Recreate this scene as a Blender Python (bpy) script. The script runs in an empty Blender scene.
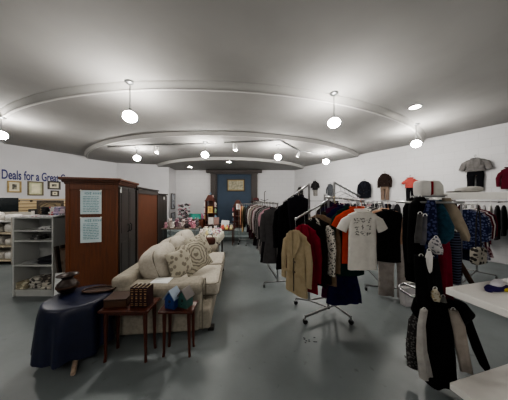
import bpy, bmesh, math, random
from mathutils import Vector, Matrix
random.seed(11)
PI = math.pi
C = bpy.context.scene.collection
FPX, CAMZ = 190.0, 1.5

def P(px, py, Y):
    return Vector(((px - 254) * Y / FPX, Y, CAMZ + (200 - py) * Y / FPX))

# ------------------------------------------------------------------ materials
_M = {}
def srgb(h):
    h = h.lstrip('#')
    out = []
    for i in (0, 2, 4):
        c = int(h[i:i + 2], 16) / 255
        out.append(c / 12.92 if c <= 0.04045 else ((c + 0.055) / 1.055) ** 2.4)
    return (out[0], out[1], out[2], 1)

def mat(col, kind='plain', rough=0.8, metal=0.0, col2=None, scale=8.0, bump=0.0, spec=None):
    key = (col, kind, rough, metal, col2, scale, bump)
    if key in _M:
        return _M[key]
    m = bpy.data.materials.new('%s_%s' % (kind, col.strip('#')))
    m.use_nodes = True
    nt = m.node_tree
    N, L = nt.nodes, nt.links
    b = N['Principled BSDF']
    b.inputs['Roughness'].default_value = rough
    b.inputs['Metallic'].default_value = metal
    if spec is not None:
        b.inputs['Specular IOR Level'].default_value = spec
    tc = N.new('ShaderNodeTexCoord')
    c1 = srgb(col)
    c2 = srgb(col2) if col2 else tuple([x * 0.72 for x in c1[:3]] + [1])
    ramp = N.new('ShaderNodeValToRGB')
    ramp.color_ramp.elements[0].color = c1
    ramp.color_ramp.elements[1].color = c2
    fac = None
    if kind in ('plain', 'cloth', 'metal'):
        t = N.new('ShaderNodeTexNoise'); t.inputs['Scale'].default_value = scale
        t.inputs['Detail'].default_value = 3
        L.new(tc.outputs['Object'], t.inputs['Vector']); fac = t.outputs['Fac']
        ramp.color_ramp.elements[0].position = 0.42; ramp.color_ramp.elements[1].position = 0.8
    elif kind == 'print':
        t = N.new('ShaderNodeTexVoronoi'); t.inputs['Scale'].default_value = scale
        L.new(tc.outputs['Object'], t.inputs['Vector']); fac = t.outputs['Distance']
        ramp.color_ramp.elements[0].position = 0.38; ramp.color_ramp.elements[1].position = 0.46
    elif kind == 'swirl':
        t = N.new('ShaderNodeTexWave'); t.wave_type = 'RINGS'; t.rings_direction = 'SPHERICAL'; t.inputs['Scale'].default_value = scale
        t.inputs['Distortion'].default_value = 7; t.inputs['Detail'].default_value = 1
        t.inputs['Detail Scale'].default_value = 1.3
        L.new(tc.outputs['Object'], t.inputs['Vector']); fac = t.outputs['Fac']
        ramp.color_ramp.elements[0].position = 0.5; ramp.color_ramp.elements[1].position = 0.72
    elif kind in ('stripe', 'vstripe'):
        t = N.new('ShaderNodeTexWave'); t.bands_direction = 'Z' if kind == 'stripe' else 'X'
        t.inputs['Scale'].default_value = scale; t.inputs['Distortion'].default_value = 0.4
        L.new(tc.outputs['Object'], t.inputs['Vector']); fac = t.outputs['Fac']
        ramp.color_ramp.elements[0].position = 0.5; ramp.color_ramp.elements[1].position = 0.6
    elif kind == 'wood':
        mp = N.new('ShaderNodeMapping'); mp.inputs['Scale'].default_value = (9, 9, 0.7)
        L.new(tc.outputs['Object'], mp.inputs['Vector'])
        t = N.new('ShaderNodeTexNoise'); t.inputs['Scale'].default_value = scale * 0.5
        t.inputs['Detail'].default_value = 5; t.inputs['Distortion'].default_value = 0.6
        L.new(mp.outputs[0], t.inputs['Vector']); fac = t.outputs['Fac']
        ramp.color_ramp.elements[0].position = 0.35; ramp.color_ramp.elements[1].position = 0.72
    elif kind == 'block':
        mp = N.new('ShaderNodeMapping'); mp.inputs['Rotation'].default_value = (PI / 2, 0, 0)
        L.new(tc.outputs['Object'], mp.inputs['Vector'])
        t = N.new('ShaderNodeTexBrick'); t.inputs['Scale'].default_value = 1
        t.inputs['Brick Width'].default_value = 0.42; t.inputs['Row Height'].default_value = 0.2
        t.inputs['Mortar Size'].default_value = 0.006
        t.inputs['Color1'].default_value = c1; t.inputs['Color2'].default_value = tuple([x * .965 for x in c1[:3]] + [1])
        t.inputs['Mortar'].default_value = c2
        L.new(mp.outputs[0], t.inputs['Vector'])
        L.new(t.outputs['Color'], b.inputs['Base Color'])
        bp = N.new('ShaderNodeBump'); bp.inputs['Strength'].default_value = 0.25; bp.inputs['Distance'].default_value = 0.006
        bp.invert = True
        L.new(t.outputs['Fac'], bp.inputs['Height']); L.new(bp.outputs[0], b.inputs['Normal'])
    elif kind == 'floor':
        t = N.new('ShaderNodeTexNoise'); t.inputs['Scale'].default_value = 0.9; t.inputs['Detail'].default_value = 7
        t.inputs['Roughness'].default_value = 0.65
        L.new(tc.outputs['Object'], t.inputs['Vector'])
        ramp.color_ramp.elements[0].position = 0.3; ramp.color_ramp.elements[1].position = 0.75
        L.new(t.outputs['Fac'], ramp.inputs['Fac'])
        t2 = N.new('ShaderNodeTexNoise'); t2.inputs['Scale'].default_value = 14; t2.inputs['Detail'].default_value = 4
        L.new(tc.outputs['Object'], t2.inputs['Vector'])
        r2 = N.new('ShaderNodeValToRGB'); r2.color_ramp.elements[0].position = 0.24; r2.color_ramp.elements[1].position = 0.34
        r2.color_ramp.elements[0].color = (.45, .45, .45, 1); r2.color_ramp.elements[1].color = (1, 1, 1, 1)
        L.new(t2.outputs['Fac'], r2.inputs['Fac'])
        mx = N.new('ShaderNodeMix'); mx.data_type = 'RGBA'; mx.blend_type = 'MULTIPLY'; mx.inputs[0].default_value = 0.6
        L.new(ramp.outputs['Color'], mx.inputs[6]); L.new(r2.outputs['Color'], mx.inputs[7])
        L.new(mx.outputs[2], b.inputs['Base Color'])
        rr = N.new('ShaderNodeMapRange'); rr.inputs['To Min'].default_value = rough - .1; rr.inputs['To Max'].default_value = rough + .15
        L.new(t.outputs['Fac'], rr.inputs['Value']); L.new(rr.outputs[0], b.inputs['Roughness'])
    if fac is not None:
        L.new(fac, ramp.inputs['Fac'])
        L.new(ramp.outputs['Color'], b.inputs['Base Color'])
        if bump:
            bp = N.new('ShaderNodeBump'); bp.inputs['Strength'].default_value = bump; bp.inputs['Distance'].default_value = 0.01
            L.new(fac, bp.inputs['Height']); L.new(bp.outputs[0], b.inputs['Normal'])
    _M[key] = m
    return m

def emit(col, strength):
    key = ('e', col, strength)
    if key in _M:
        return _M[key]
    m = bpy.data.materials.new('glowing_glass'); m.use_nodes = True
    b = m.node_tree.nodes['Principled BSDF']
    b.inputs['Base Color'].default_value = srgb(col)
    b.inputs['Emission Color'].default_value = srgb(col)
    b.inputs['Emission Strength'].default_value = strength
    _M[key] = m
    return m

CHROME = mat('#9a9a9a', 'metal', 0.28, 1.0, '#808080')
STEEL = mat('#8b8d8e', 'metal', 0.4, 0.9, '#6d6f70')
BLACKP = mat('#151515', 'plain', 0.5)
WHITEP = mat('#d9d8d4', 'plain', 0.55, col2='#cfcecb')
PAPER = mat('#e2e4e2', 'plain', 0.9, col2='#d5d8d6')

# ------------------------------------------------------------------ mesh builder
class MB:
    def __init__(s):
        s.V, s.F, s.S = [], [], []
    def add(s, vs, fs, smooth=False):
        k = len(s.V)
        s.V += [tuple(v) for v in vs]
        s.F += [tuple(i + k for i in f) for f in fs]
        s.S += [smooth] * len(fs)
        return s
    def frombm(s, bm, smooth=False):
        bm.verts.index_update()
        s.add([v.co.copy() for v in bm.verts], [[v.index for v in f.verts] for f in bm.faces], smooth)
        bm.free(); return s
    def box(s, c, size, bev=0.0, rot=None, seg=2):
        bm = bmesh.new()
        bmesh.ops.create_cube(bm, size=1)
        for v in bm.verts:
            v.co = Vector((v.co.x * size[0], v.co.y * size[1], v.co.z * size[2]))
        if bev > 0:
            bmesh.ops.bevel(bm, geom=list(bm.edges), offset=bev, segments=seg, affect='EDGES', profile=.5)
        M = Matrix.Translation(Vector(c)) @ (rot.to_4x4() if rot else Matrix())
        bmesh.ops.transform(bm, matrix=M, verts=bm.verts)
        return s.frombm(bm)
    def tube(s, pts, r, n=8, caps=True):
        pts = [Vector(p) for p in pts]
        rs = r if isinstance(r, (list, tuple)) else [r] * len(pts)
        rings = []; prev = None
        for i, p in enumerate(pts):
            a = pts[max(i - 1, 0)]; b = pts[min(i + 1, len(pts) - 1)]
            d = (b - a).normalized()
            if prev is None:
                u = d.orthogonal().normalized()
            else:
                u = (prev - d * prev.dot(d))
                u = u.normalized() if u.length > 1e-6 else d.orthogonal().normalized()
            prev = u; w = d.cross(u)
            rings.append([p + (u * math.cos(2 * PI * k / n) + w * math.sin(2 * PI * k / n)) * rs[i] for k in range(n)])
        return s.loft(rings, caps, caps)
    def loft(s, rings, c0=True, c1=True, smooth=True):
        n = len(rings[0]); vs = [p for r in rings for p in r]; fs = []
        for i in range(len(rings) - 1):
            for k in range(n):
                a, b = i * n + k, i * n + (k + 1) % n
                fs.append((a, b, b + n, a + n))
        s.add(vs, fs, smooth)
        if c0: s.add(rings[0], [tuple(reversed(range(n)))], False)
        if c1: s.add(rings[-1], [tuple(range(n))], False)
        return s
    def lathe(s, prof, c=(0, 0, 0), n=24, c0=True, c1=True):
        c = Vector(c)
        return s.loft([[c + Vector((r * math.cos(2 * PI * k / n), r * math.sin(2 * PI * k / n), z)) for k in range(n)] for r, z in prof], c0, c1)
    def sup(s, c, h, e1=.35, e2=.35, nu=20, nv=12, rot=None, bulge=None):
        def f(x, e): return math.copysign(abs(x) ** e, x)
        rings = []
        c = Vector(c)
        for j in range(nv + 1):
            v = -PI / 2 + PI * j / nv
            v = max(min(v, PI / 2 - 0.02), -PI / 2 + 0.02)
            ring = []
            for i in range(nu):
                u = 2 * PI * (i + .5) / nu
                p = Vector((h[0] * f(math.cos(v), e1) * f(math.cos(u), e2), h[1] * f(math.cos(v), e1) * f(math.sin(u), e2), h[2] * f(math.sin(v), e1)))
                if bulge: p = bulge(p)
                if rot: p = rot @ p
                ring.append(c + p)
            rings.append(ring)
        return s.loft(rings)
    def pillow(s, c, w, h, t, rot, n=12):
        c = Vector(c)
        for sg in (1, -1):
            vs, fs = [], []
            for j in range(n + 1):
                for i in range(n + 1):
                    u, v = 2 * i / n - 1, 2 * j / n - 1
                    k = (max(0, (1 - u * u)) * max(0, (1 - v * v))) ** .4
                    pin = 1 - .1 * (1 - abs(u * v)) * max(abs(u), abs(v)) ** 2
                    vs.append(c + rot @ Vector((u * w / 2 * pin, v * h / 2 * pin, sg * (t / 2 * k + .002))))
            for j in range(n):
                for i in range(n):
                    a = j * (n + 1) + i
                    q = (a, a + 1, a + n + 2, a + n + 1)
                    fs.append(q if sg > 0 else tuple(reversed(q)))
            s.add(vs, fs, True)
        return s
    def poly(s, pts, thick, axis):
        """prism of a flat polygon along the vector axis*thick"""
        pts = [Vector(p) for p in pts]; d = Vector(axis) * thick; n = len(pts)
        vs = pts + [p + d for p in pts]
        fs = [tuple(range(n)), tuple(reversed(range(n, 2 * n)))] + [(i + n, (i + 1) % n + n, (i + 1) % n, i) for i in range(n)]
        return s.add(vs, fs, False)
    def build(s, name, m, parent=None, loc=None, rz=0.0):
        me = bpy.data.meshes.new(name)
        me.from_pydata(s.V, [], s.F)
        me.polygons.foreach_set('use_smooth', s.S)
        bm = bmesh.new(); bm.from_mesh(me); bmesh.ops.recalc_face_normals(bm, faces=bm.faces); bm.to_mesh(me); bm.free()
        me.materials.append(m)
        o = bpy.data.objects.new(name, me); C.objects.link(o)
        if parent: o.parent = parent
        if loc is not None: o.location = loc
        if rz: o.rotation_euler = (0, 0, rz)
        return o

def tag(o, label, cat, group=None, kind=None):
    o['label'] = label; o['category'] = cat
    if group: o['group'] = group
    if kind: o['kind'] = kind
    return o
def thing(name, label, cat, loc=(0, 0, 0), rz=0.0, group=None):
    o = bpy.data.objects.new(name, None); C.objects.link(o)
    o.empty_display_size = .1
    o.location = loc; o.rotation_euler = (0, 0, rz)
    return tag(o, label, cat, group)
def struct(name, mb, m, label=None, loc=None, rz=0.0, parent=None):
    o = mb.build(name, m, parent, loc, rz)
    if parent is None:
        o['kind'] = 'structure'
        o['label'] = label or name.replace('_', ' '); o['category'] = name.split('_')[0]
    return o
def RX(a): return Matrix.Rotation(a, 3, 'X')
def RY(a): return Matrix.Rotation(a, 3, 'Y')
def RZ(a): return Matrix.Rotation(a, 3, 'Z')
def lerp(a, b, t): return a + (b - a) * t
ORD = ['first', 'second', 'third', 'fourth', 'fifth', 'sixth', 'seventh', 'eighth', 'ninth', 'tenth', 'eleventh', 'twelfth', 'thirteenth',
       'fourteenth', 'fifteenth', 'sixteenth', 'seventeenth', 'eighteenth', 'nineteenth', 'twentieth']
ORD += ['twenty-' + w for w in ORD[:9]] + ['thirtieth'] + ['thirty-' + w for w in ORD[:9]] + ['fortieth'] + ['forty-' + w for w in ORD[:9]]

#@SHELL
# ------------------------------------------------------------------ room shell
struct('floor', MB().box((-.5, 4, -.05), (24, 18, .1)), mat('#72797a', 'floor', 0.42, 0, '#616768'), 'grey painted concrete floor with scuffs and stains')
CX, CY = -1.2, 11.4
ZC = [3.30, 3.20, 3.12, 3.02]; RC = [8.5, 6.65, 4.2]
cb = MB(); NS = 128
def circ(r, z): return [Vector((CX + r * math.cos(2 * PI * k / NS), CY + r * math.sin(2 * PI * k / NS), z)) for k in range(NS)]
for zi, (r0, r1) in enumerate(((22, 8.5), (8.5, 6.65), (6.65, 4.2), (4.2, .05))):
    cb.loft([circ(r0, ZC[zi]), circ(r1, ZC[zi])], False, False, False)
cb.loft([circ(22, 3.34), circ(.05, 3.34)], False, False, False)
CEIL = mat('#959492', 'plain', 0.9, col2='#8c8b89', scale=1.5, bump=.05)
struct('ceiling', cb, CEIL, 'grey plaster ceiling stepping down in curved rings')
for i, (r, h) in enumerate(((RC[0], .0), (RC[1], .0), (RC[2], .0))):
    t = MB()
    z1, z0 = ZC[i], ZC[i + 1]
    t.loft([circ(r + .05, z1 + .01), circ(r + .05, z1 - .012), circ(r + .012, z1 - .03), circ(r + .0, z0 + .012), circ(r - .012, z0 - .001), circ(r - .05, z0 - .001), circ(r - .05, z0 + .02)], False, False)
    struct('trim_%d' % (i + 1), t, mat('#aeadaa', 'plain', 0.8, col2='#a6a5a2', scale=1.5), 'curved plaster step in the ceiling')

WALLM = mat('#c9c9cb', 'block', 0.75, 0, '#bfbfc1')
WALLP = mat('#c9c9cc', 'plain', 0.8, col2='#c1c1c4', scale=1.2)
def wall(name, a, b, label, z0=0, z1=3.4, m=WALLM, th=.12):
    a, b = Vector((a[0], a[1], 0)), Vector((b[0], b[1], 0)); d = b - a; L = d.length
    mb = MB().box((L / 2, th / 2, (z0 + z1) / 2), (L, th, z1 - z0))   # inner face at local y = 0
    return struct(name, mb, m, label, a, math.atan2(d.y, d.x))
# local +y must point out of the room
wall('wall_left', (-10.4, 1.0), (-6.0, 8.30), 'long white wall on the left carrying the lettering', m=WALLP)
wall('wall_recess_left', (-6.0, 8.30), (-3.95, 8.8), 'short white wall behind the wardrobes', m=WALLP)
wall('wall_return_left', (-3.95, 8.8), (-4.0, 9.7), 'narrow white return wall beside the stage', m=WALLP)
wall('wall_back', (-4.0, 9.7), (2.15, 9.7), 'white block wall behind the stage')
wall('wall_right', (2.06, 9.705), (8.83, .39), 'long white block wall on the right hung with clothes')
wall('wall_right_front', (8.83, .39), (8.83, -3.5), 'white side wall beside the counter')
wall('wall_front', (8.9, -3.5), (-10.4, -3.5), 'white wall behind the viewer')
wall('wall_left_front', (-10.4, -3.5), (-10.4, 1.0), 'white side wall')
WA, WD = Vector((2.06, 9.705, 0)), Vector((6.77, -9.315, 0)).normalized()
WN = Vector((WD.y, -WD.x, 0))       # into the room
if WN.x > 0: WN = -WN
WYAW = math.atan2(WD.y, WD.x)
def on_wall(px, py, off=.02):
    k = (px - 254) / FPX
    t = (k * WA.y - WA.x) / (WD.x - k * WD.y)
    p = WA + WD * t
    q = p + WN * off
    q.z = CAMZ + (200 - py) * p.y / FPX
    return q
LA, LD = Vector((-10.4, 1.0, 0)), Vector((4.4, 7.3, 0)).normalized()
LN = Vector((LD.y, -LD.x, 0)); LYAW = math.atan2(LD.y, LD.x)
def on_left(px, py, off=.0):
    k = (px - 254) / FPX
    t = (k * LA.y - LA.x) / (LD.x - k * LD.y)
    p = LA + LD * t
    q = p + LN * off
    q.z = CAMZ + (200 - py) * p.y / FPX
    return q
# stage, steps
CARP = mat('#747e7f', 'plain', 0.95, col2='#616b6c', scale=20)
struct('floor_stage', MB().box((-1.0, 8.52, .15), (5.9, 2.34, .3), .01), CARP, 'raised carpeted stage floor')
struct('floor_stage_step', MB().box((-1.0, 7.15, .075), (5.9, .4, .15), .01), CARP, 'carpeted step up to the stage')
# blue alcove and its dark timber surround
struct('wall_panel_blue', MB().box((-1.02, 9.68, 1.7), (2.2, .03, 2.75)), mat('#3e4c5d', 'plain', .8, col2='#384554', scale=2), 'slate blue painted panel at the centre of the back wall')
DKW = mat('#2f2420', 'wood', .45, 0, '#1b1411')
struct('trim_4', MB().box((-2.06, 9.62, 1.6), (.26, .14, 2.62), .01).box((-1.9, 9.64, 1.6), (.06, .1, 2.6)), DKW, 'dark wooden post left of the blue panel')
struct('trim_5', MB().box((.04, 9.62, 1.6), (.26, .14, 2.62), .01).box((-.12, 9.64, 1.6), (.06, .1, 2.6)), DKW, 'dark wooden post right of the blue panel')
struct('trim_6', MB().box((-1.0, 9.58, 2.94), (2.8, .22, .14), .01).box((-1.0, 9.6, 2.84), (2.4, .16, .06)), DKW, 'dark wooden beam across the top of the blue panel')

# ------------------------------------------------------------------ ceiling lights
GLOBE = 215
def pendant(label, x, y, zc, zb, r=.086):
    t = thing('pendant_lamp', label, 'lamp', (x, y, zc), 0, 'white globe pendants under the ceiling')
    MB().lathe([(.001, 0), (.075, 0), (.075, -.012), (.05, -.03), (.012, -.036)], n=20).build('ceiling_rose', STEEL, t)
    MB().tube([(0, 0, -.03), (0, 0, zb - zc + r * .8)], .009).build('rod', STEEL, t)
    MB().lathe([(.012, .035), (.03, .03), (.034, 0), (.034, -.02)], (0, 0, zb - zc + r * .85), 16).build('socket_cap', STEEL, t)
    g = MB()
    prof = [(r * math.sin(a) * 1.12, r * .92 * math.cos(a)) for a in [PI * (k + .15) / 14.3 for k in range(15)]]
    g.lathe(prof, (0, 0, zb - zc), 24).build('glass_globe', emit('#fffaf3', GLOBE), t)
    return t
pendant('lit globe pendant nearest the viewer above the round navy table', *P(130, 0, 2.9).xy, 3.3, 2.77)
pendant('lit globe pendant on a rod above the tan blazer rack', *P(334, 0, 3.2).xy, 3.3, 2.80)
pendant('lit globe pendant close to the right wall', *P(416, 0, 4.5).xy, 3.3, 2.83)
pendant('lit globe cut by the left edge of the photo', *P(1, 0, 3.9).xy, 3.2, 2.83)
pendant('small lit globe pendant above the brown wardrobes', *P(137, 0, 5.9).xy, 3.12, 2.80)
pendant('small lit globe pendant above the cream sofa', *P(205, 0, 5.3).xy, 3.12, 2.76)
pendant('small lit globe pendant right of the blue panel', *P(278, 0, 5.6).xy, 3.12, 2.76)
pendant('small lit globe pendant near the grey clothes hung on the far wall', *P(326, 0, 6.4).xy, 3.12, 2.79)
for (x, y) in ((4.2, -.6), (-4.2, -.6), (0, -1.6)):  # unseen pendants added behind the camera to light the near furniture
    pendant('added globe pendant, unseen behind the viewer', x, y, 3.3, 2.8)
def track(label, pts, heads):
    t = thing('track_light', label, 'lamp', (0, 0, 0), 0, 'ceiling track lights')
    MB().tube(pts, .016, 6).build('rail', STEEL, t)
    for (h, aim) in heads:
        h = Vector(h); d = Vector(aim).normalized()
        s = MB().tube([h, h + Vector((0, 0, -.07))], .008, 6).tube([h + Vector((0, 0, -.07)) - d * .03, h + Vector((0, 0, -.07)) + d * .02, h + Vector((0, 0, -.07)) + d * .12], [.02, .04, .05], 10)
        sp = s.build('spot_head', WHITEP, t)
        MB().tube([h + Vector((0, 0, -.07)) + d * .121, h + Vector((0, 0, -.07)) + d * .124], .042, 10).build('bulb', emit('#fff6ea', 120), sp)
zt = 3.1
def TP(px, py): 
    Y = (zt - CAMZ) * FPX / (200 - py); v = P(px, py, Y); return (v.x, v.y, zt)
track('angled track light rail with spot heads left of the centre line', [TP(108, 147), TP(160, 144.5), TP(216, 143.5)], [(TP(155, 145), (.2, .3, -1)), (TP(158, 147), (-.2, -.3, -1))])
track('track light rail bending towards the right wall', [TP(224, 142.5), TP(280, 140.5), TP(300, 151), TP(318, 153.5)], [(TP(234, 142.5), (.1, .4, -1)), (TP(236, 144), (-.1, -.4, -1)), (TP(299, 151), (-.4, .5, -1))])
def downlight(label, px, py, z):
    Y = (z - CAMZ) * FPX / (200 - py); v = P(px, py, Y)
    t = thing('ceiling_downlight', label, 'lamp', (v.x, v.y, z), 0, 'round ceiling downlights')
    MB().lathe([(.085, 0), (.11, 0), (.11, -.008), (.085, -.006)], n=24, c0=False, c1=False).build('trim_ring', WHITEP, t)
    MB().lathe([(.001, -.003), (.086, -.003), (.086, -.005), (.001, -.005)], n=24).build('lens', emit('#fff6ea', 90), t)
downlight('round recessed downlight by the right hand pendant', 415, 107, 3.3)
downlight('recessed downlight left of the dark wooden beam', 190, 167, 3.02)
downlight('recessed downlight above the framed picture', 229, 162, 3.02)
#@END_SHELL

#@LEFT
# ------------------------------------------------------------------ left wall: lettering, frames, slat panel
def lettering(text, label, x0, y0, x1, size, col):
    a, b = on_left(x0, y0, .012), on_left(x1, y0, .012)
    cu = bpy.data.curves.new('lettering', 'FONT'); cu.body = text; cu.size = 1; cu.extrude = .004; cu.offset = .02
    o = bpy.data.objects.new('tmp', cu); C.objects.link(o)
    bpy.context.view_layer.update()
    me = bpy.data.meshes.new_from_object(o.evaluated_get(bpy.context.evaluated_depsgraph_get()))
    C.objects.unlink(o); bpy.data.objects.remove(o)
    w = max(v.co.x for v in me.vertices)
    return a, b, me, w
a0, b0, me, wd = lettering('Deals for a Great Cause', '', 1, 178.5, 76, 1, None)
Lw = (b0 - a0).length
for v in me.vertices:
    v.co = Vector((v.co.x * Lw / wd, v.co.y * .40, v.co.z))
me.materials.append(mat('#23286a', 'plain', .5, col2='#1c2058'))
lo = bpy.data.objects.new('wall_lettering', me); C.objects.link(lo)
lo.matrix_world = Matrix.Translation(a0) @ Matrix.Rotation(LYAW, 4, 'Z') @ Matrix.Rotation(PI / 2, 4, 'X')
tag(lo, 'dark blue lettering about deals for a great cause on white wall', 'sign')

def frame_at(label, px0, py0, px1, py1, at, yaw, fcol, mcol, acol, fw=.035, group='framed pictures on the left wall', kind='plain', acol2=None, mw=.12, name='picture_frame'):
    a, b = at(px0, py1), at(px1, py0)
    ym = (a.y + b.y) / 2
    zt_, zb_ = CAMZ + (200 - py0) * ym / FPX, CAMZ + (200 - py1) * ym / FPX
    w = (Vector((a.x, a.y, 0)) - Vector((b.x, b.y, 0))).length; h = zt_ - zb_
    t = thing(name, label, 'picture', ((a.x + b.x) / 2, (a.y + b.y) / 2, zb_), yaw, group)
    f = MB()
    for sx in (-1, 1):
        f.box((sx * (w / 2 - fw / 2), -.018, h / 2), (fw, .03, h), .005)
    for z in (fw / 2, h - fw / 2):
        f.box((0, -.018, z), (w - 2 * fw, .03, fw), .005)
    f.build('frame', fcol, t)
    m = MB(); m.box((0, -.008, h / 2), (w - 2 * fw + .01, .008, h - 2 * fw + .01)); m.build('mat_board', mcol, t)
    k = mw * min(w, h)
    MB().box((0, -.014, h / 2), (w - 2 * fw - 2 * k, .006, h - 2 * fw - 2 * k)).build('artwork', acol, t)
    return t
GOLD = mat('#a68f5a', 'plain', .5, col2='#7d6a3c'); OLIVE = mat('#6b6248', 'plain', .5); DKF = mat('#3d362e', 'plain', .5)
CREAM = mat('#ddd6be', 'plain', .8); 
frame_at('gold framed picture with a cream mount under the lettering', 7, 181, 21.5, 192.5, on_left, LYAW, GOLD, CREAM, mat('#8a8878', 'print', .7, 0, '#4b4a44', 9), .04, mw=.2)
frame_at('olive framed pale certificate beside two small pictures', 27.3, 181.5, 43.5, 195.5, on_left, LYAW, OLIVE, mat('#c6c7a4', 'plain', .8), mat('#e4dfc2', 'plain', .8), .04, mw=.13)
frame_at('small dark framed landscape, upper of the pair near the wardrobe', 47.5, 181.3, 60.5, 189.5, on_left, LYAW, DKF, CREAM, mat('#7d7a70', 'print', .7, 0, '#45433e', 9), .05, mw=.18)
frame_at('small dark framed picture, lower of the pair near the wardrobe', 50.5, 190.5, 59, 196.3, on_left, LYAW, DKF, CREAM, mat('#77746c', 'print', .7, 0, '#3c3a36', 9), .045, mw=.18)
# slat panel on the wall
sa, sb = on_left(-40, 198), on_left(67, 198)
sl = (sb - sa).length
mb = MB()
for k in range(12):
    mb.box((sl / 2, -.02, .24 + k * .108), (sl, .026, .088), .004)
mb.box((sl / 2, -.025, 1.52), (sl, .04, .05), .006)
so = mb.build('slatwall_panel', mat('#c9b48e', 'plain', .6, col2='#bda781', scale=3), None, Vector((sa.x, sa.y, 0)), LYAW)
MB().box((sl / 2, -.004, .83), (sl, .006, 1.3)).build('backing_panel', mat('#6b5a3e', 'plain', .8), so)
tag(so, 'tan slatted display panel along the left wall', 'panel')
pg = MB()
for (px) in (18.5, 31):
    q = on_left(px, 201, .04)
    o = MB().box((0, 0, 0), (.05, .03, .05), .008).tube([(0, -.01, 0), (0, -.1, -.01), (0, -.12, .02)], .008, 6).build('display_hook', BLACKP, None, q, LYAW)
    tag(o, 'black display hook on the tan slat panel, %s one' % ('left hand' if px < 20 else 'right hand'), 'hook', 'hooks on the slat panel')
# back counter with goods
def pt(px, py, Y): return P(px, py, Y)
cn = thing('store_counter', 'low counter along the slat panel holding frames', 'counter', (-5.8, 5.92, 0), LYAW)
MB().box((0, 0, .5), (2.2, .5, 1.0), .01).build('cabinet_body', mat('#8b7a62', 'plain', .6), cn)
MB().box((0, 0, 1.02), (2.26, .56, .04), .006).build('counter_top', mat('#a69679', 'plain', .5), cn)
ZK = 1.04
def kp(px, Y=None, back=.0):
    # point on the counter's centre line seen at px
    k = (px - 254) / FPX; o = Vector((-5.8, 5.92, 0)); d = LD
    t = (k * o.y - o.x) / (d.x - k * d.y); q = o + d * t - LN * back; q.z = ZK; return q
def leanframe(label, px0, px1, py0, back, fcol, acol, fw=.03, name='picture_frame', cat='picture'):
    a, b = kp(px0, back=back), kp(px1, back=back)
    w = (b - a).length; ym = (a.y + b.y) / 2; h = CAMZ + (200 - py0) * ym / FPX - ZK
    t = thing(name, label, cat, (a + b) / 2, LYAW, 'frames standing on the counter by the slat panel')
    f = MB()
    for sx in (-1, 1): f.box((sx * (w / 2 - fw / 2), 0, h / 2), (fw, .03, h), .004)
    for z in (fw / 2, h - fw / 2): f.box((0, 0, z), (w - 2 * fw, .03, fw), .004)
    f.build('frame', fcol, t)
    MB().box((0, .004, h / 2), (w - 2 * fw + .01, .012, h - 2 * fw + .01)).build('artwork', acol, t)
leanframe('wide ornate brown framed picture leaning behind the clothes pile', 38.5, 66, 200.5, .2, mat('#4a3a28', 'print', .5, 0, '#2e2418', 22), mat('#6d6048', 'swirl', .6, 0, '#453a2a', 3.5), .07)
leanframe('black framed small photo left of the ornate picture', 28.5, 37.5, 209, .02, BLACKP, mat('#b9b4b0', 'plain', .5), .05)
leanframe('small brown frame beside the dark screen', 11, 17.5, 211, .0, mat('#3a2219', 'plain', .5), mat('#6b5a48', 'plain', .5), .05)
tv = thing('monitor', 'dark screen at the left edge above the white goods', 'screen', kp(0, back=.1), LYAW)
MB().box((0, 0, .3), (.62, .06, .44), .01).build('screen_panel', mat('#10181b', 'plain', .25), tv)
MB().box((0, 0, .05), (.06, .05, .1)).box((0, 0, .01), (.25, .18, .02), .005).build('stand', BLACKP, tv)

# low gondola shelf of white goods at the far left
gd = thing('display_shelf', 'low display shelf stacked with white goods at the left edge', 'shelf', (-5.97, 4.6, 0), .03)
for k, z in enumerate((.09, .42, .72, 1.0)):
    MB().box((0, 0, z), (.72, .42, .035), .005).build('shelf_board', mat('#cfc3ab', 'plain', .6) if k < 3 else WHITEP, gd)
MB().box((0, .2, .6), (.72, .03, 1.2)).build('back_panel', mat('#b9b4aa', 'plain', .7), gd)
for sx in (-1, 1): MB().box((sx * .35, 0, .55), (.03, .42, 1.1)).build('side_panel', mat('#bdb8ae', 'plain', .7), gd)
cols = ['#d5d2cc', '#bfbab2', '#e3e1dc', '#a8a49e', '#cfcac0', '#8d8982']
for k, z in enumerate((.108, .438, .738, 1.018)):
    for i in range(3):
        w = .16 + .03 * random.random(); h = .13 + .09 * random.random()
        o = MB().sup((0, 0, h / 2), (w / 2, .14, h / 2), .45, .45, 16, 8).sup((.01, 0, h * .82), (w * .42, .12, h * .24), .6, .6, 14, 6).build('linen_bundle', mat(cols[(i + k * 2) % 6], 'cloth', .9, scale=20, bump=.4), None, Vector((-5.97, 4.58, z)) + RZ(.03) @ Vector((-.22 + i * .22, -.03, 0)), .03)
        tag(o, 'pale linen bundle, %s from the right on the %s shelf of the low display' % (ORD[2 - i], ['bottom', 'second', 'third', 'top'][k]), 'linen', 'linen bundles on the low display shelf')

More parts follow.
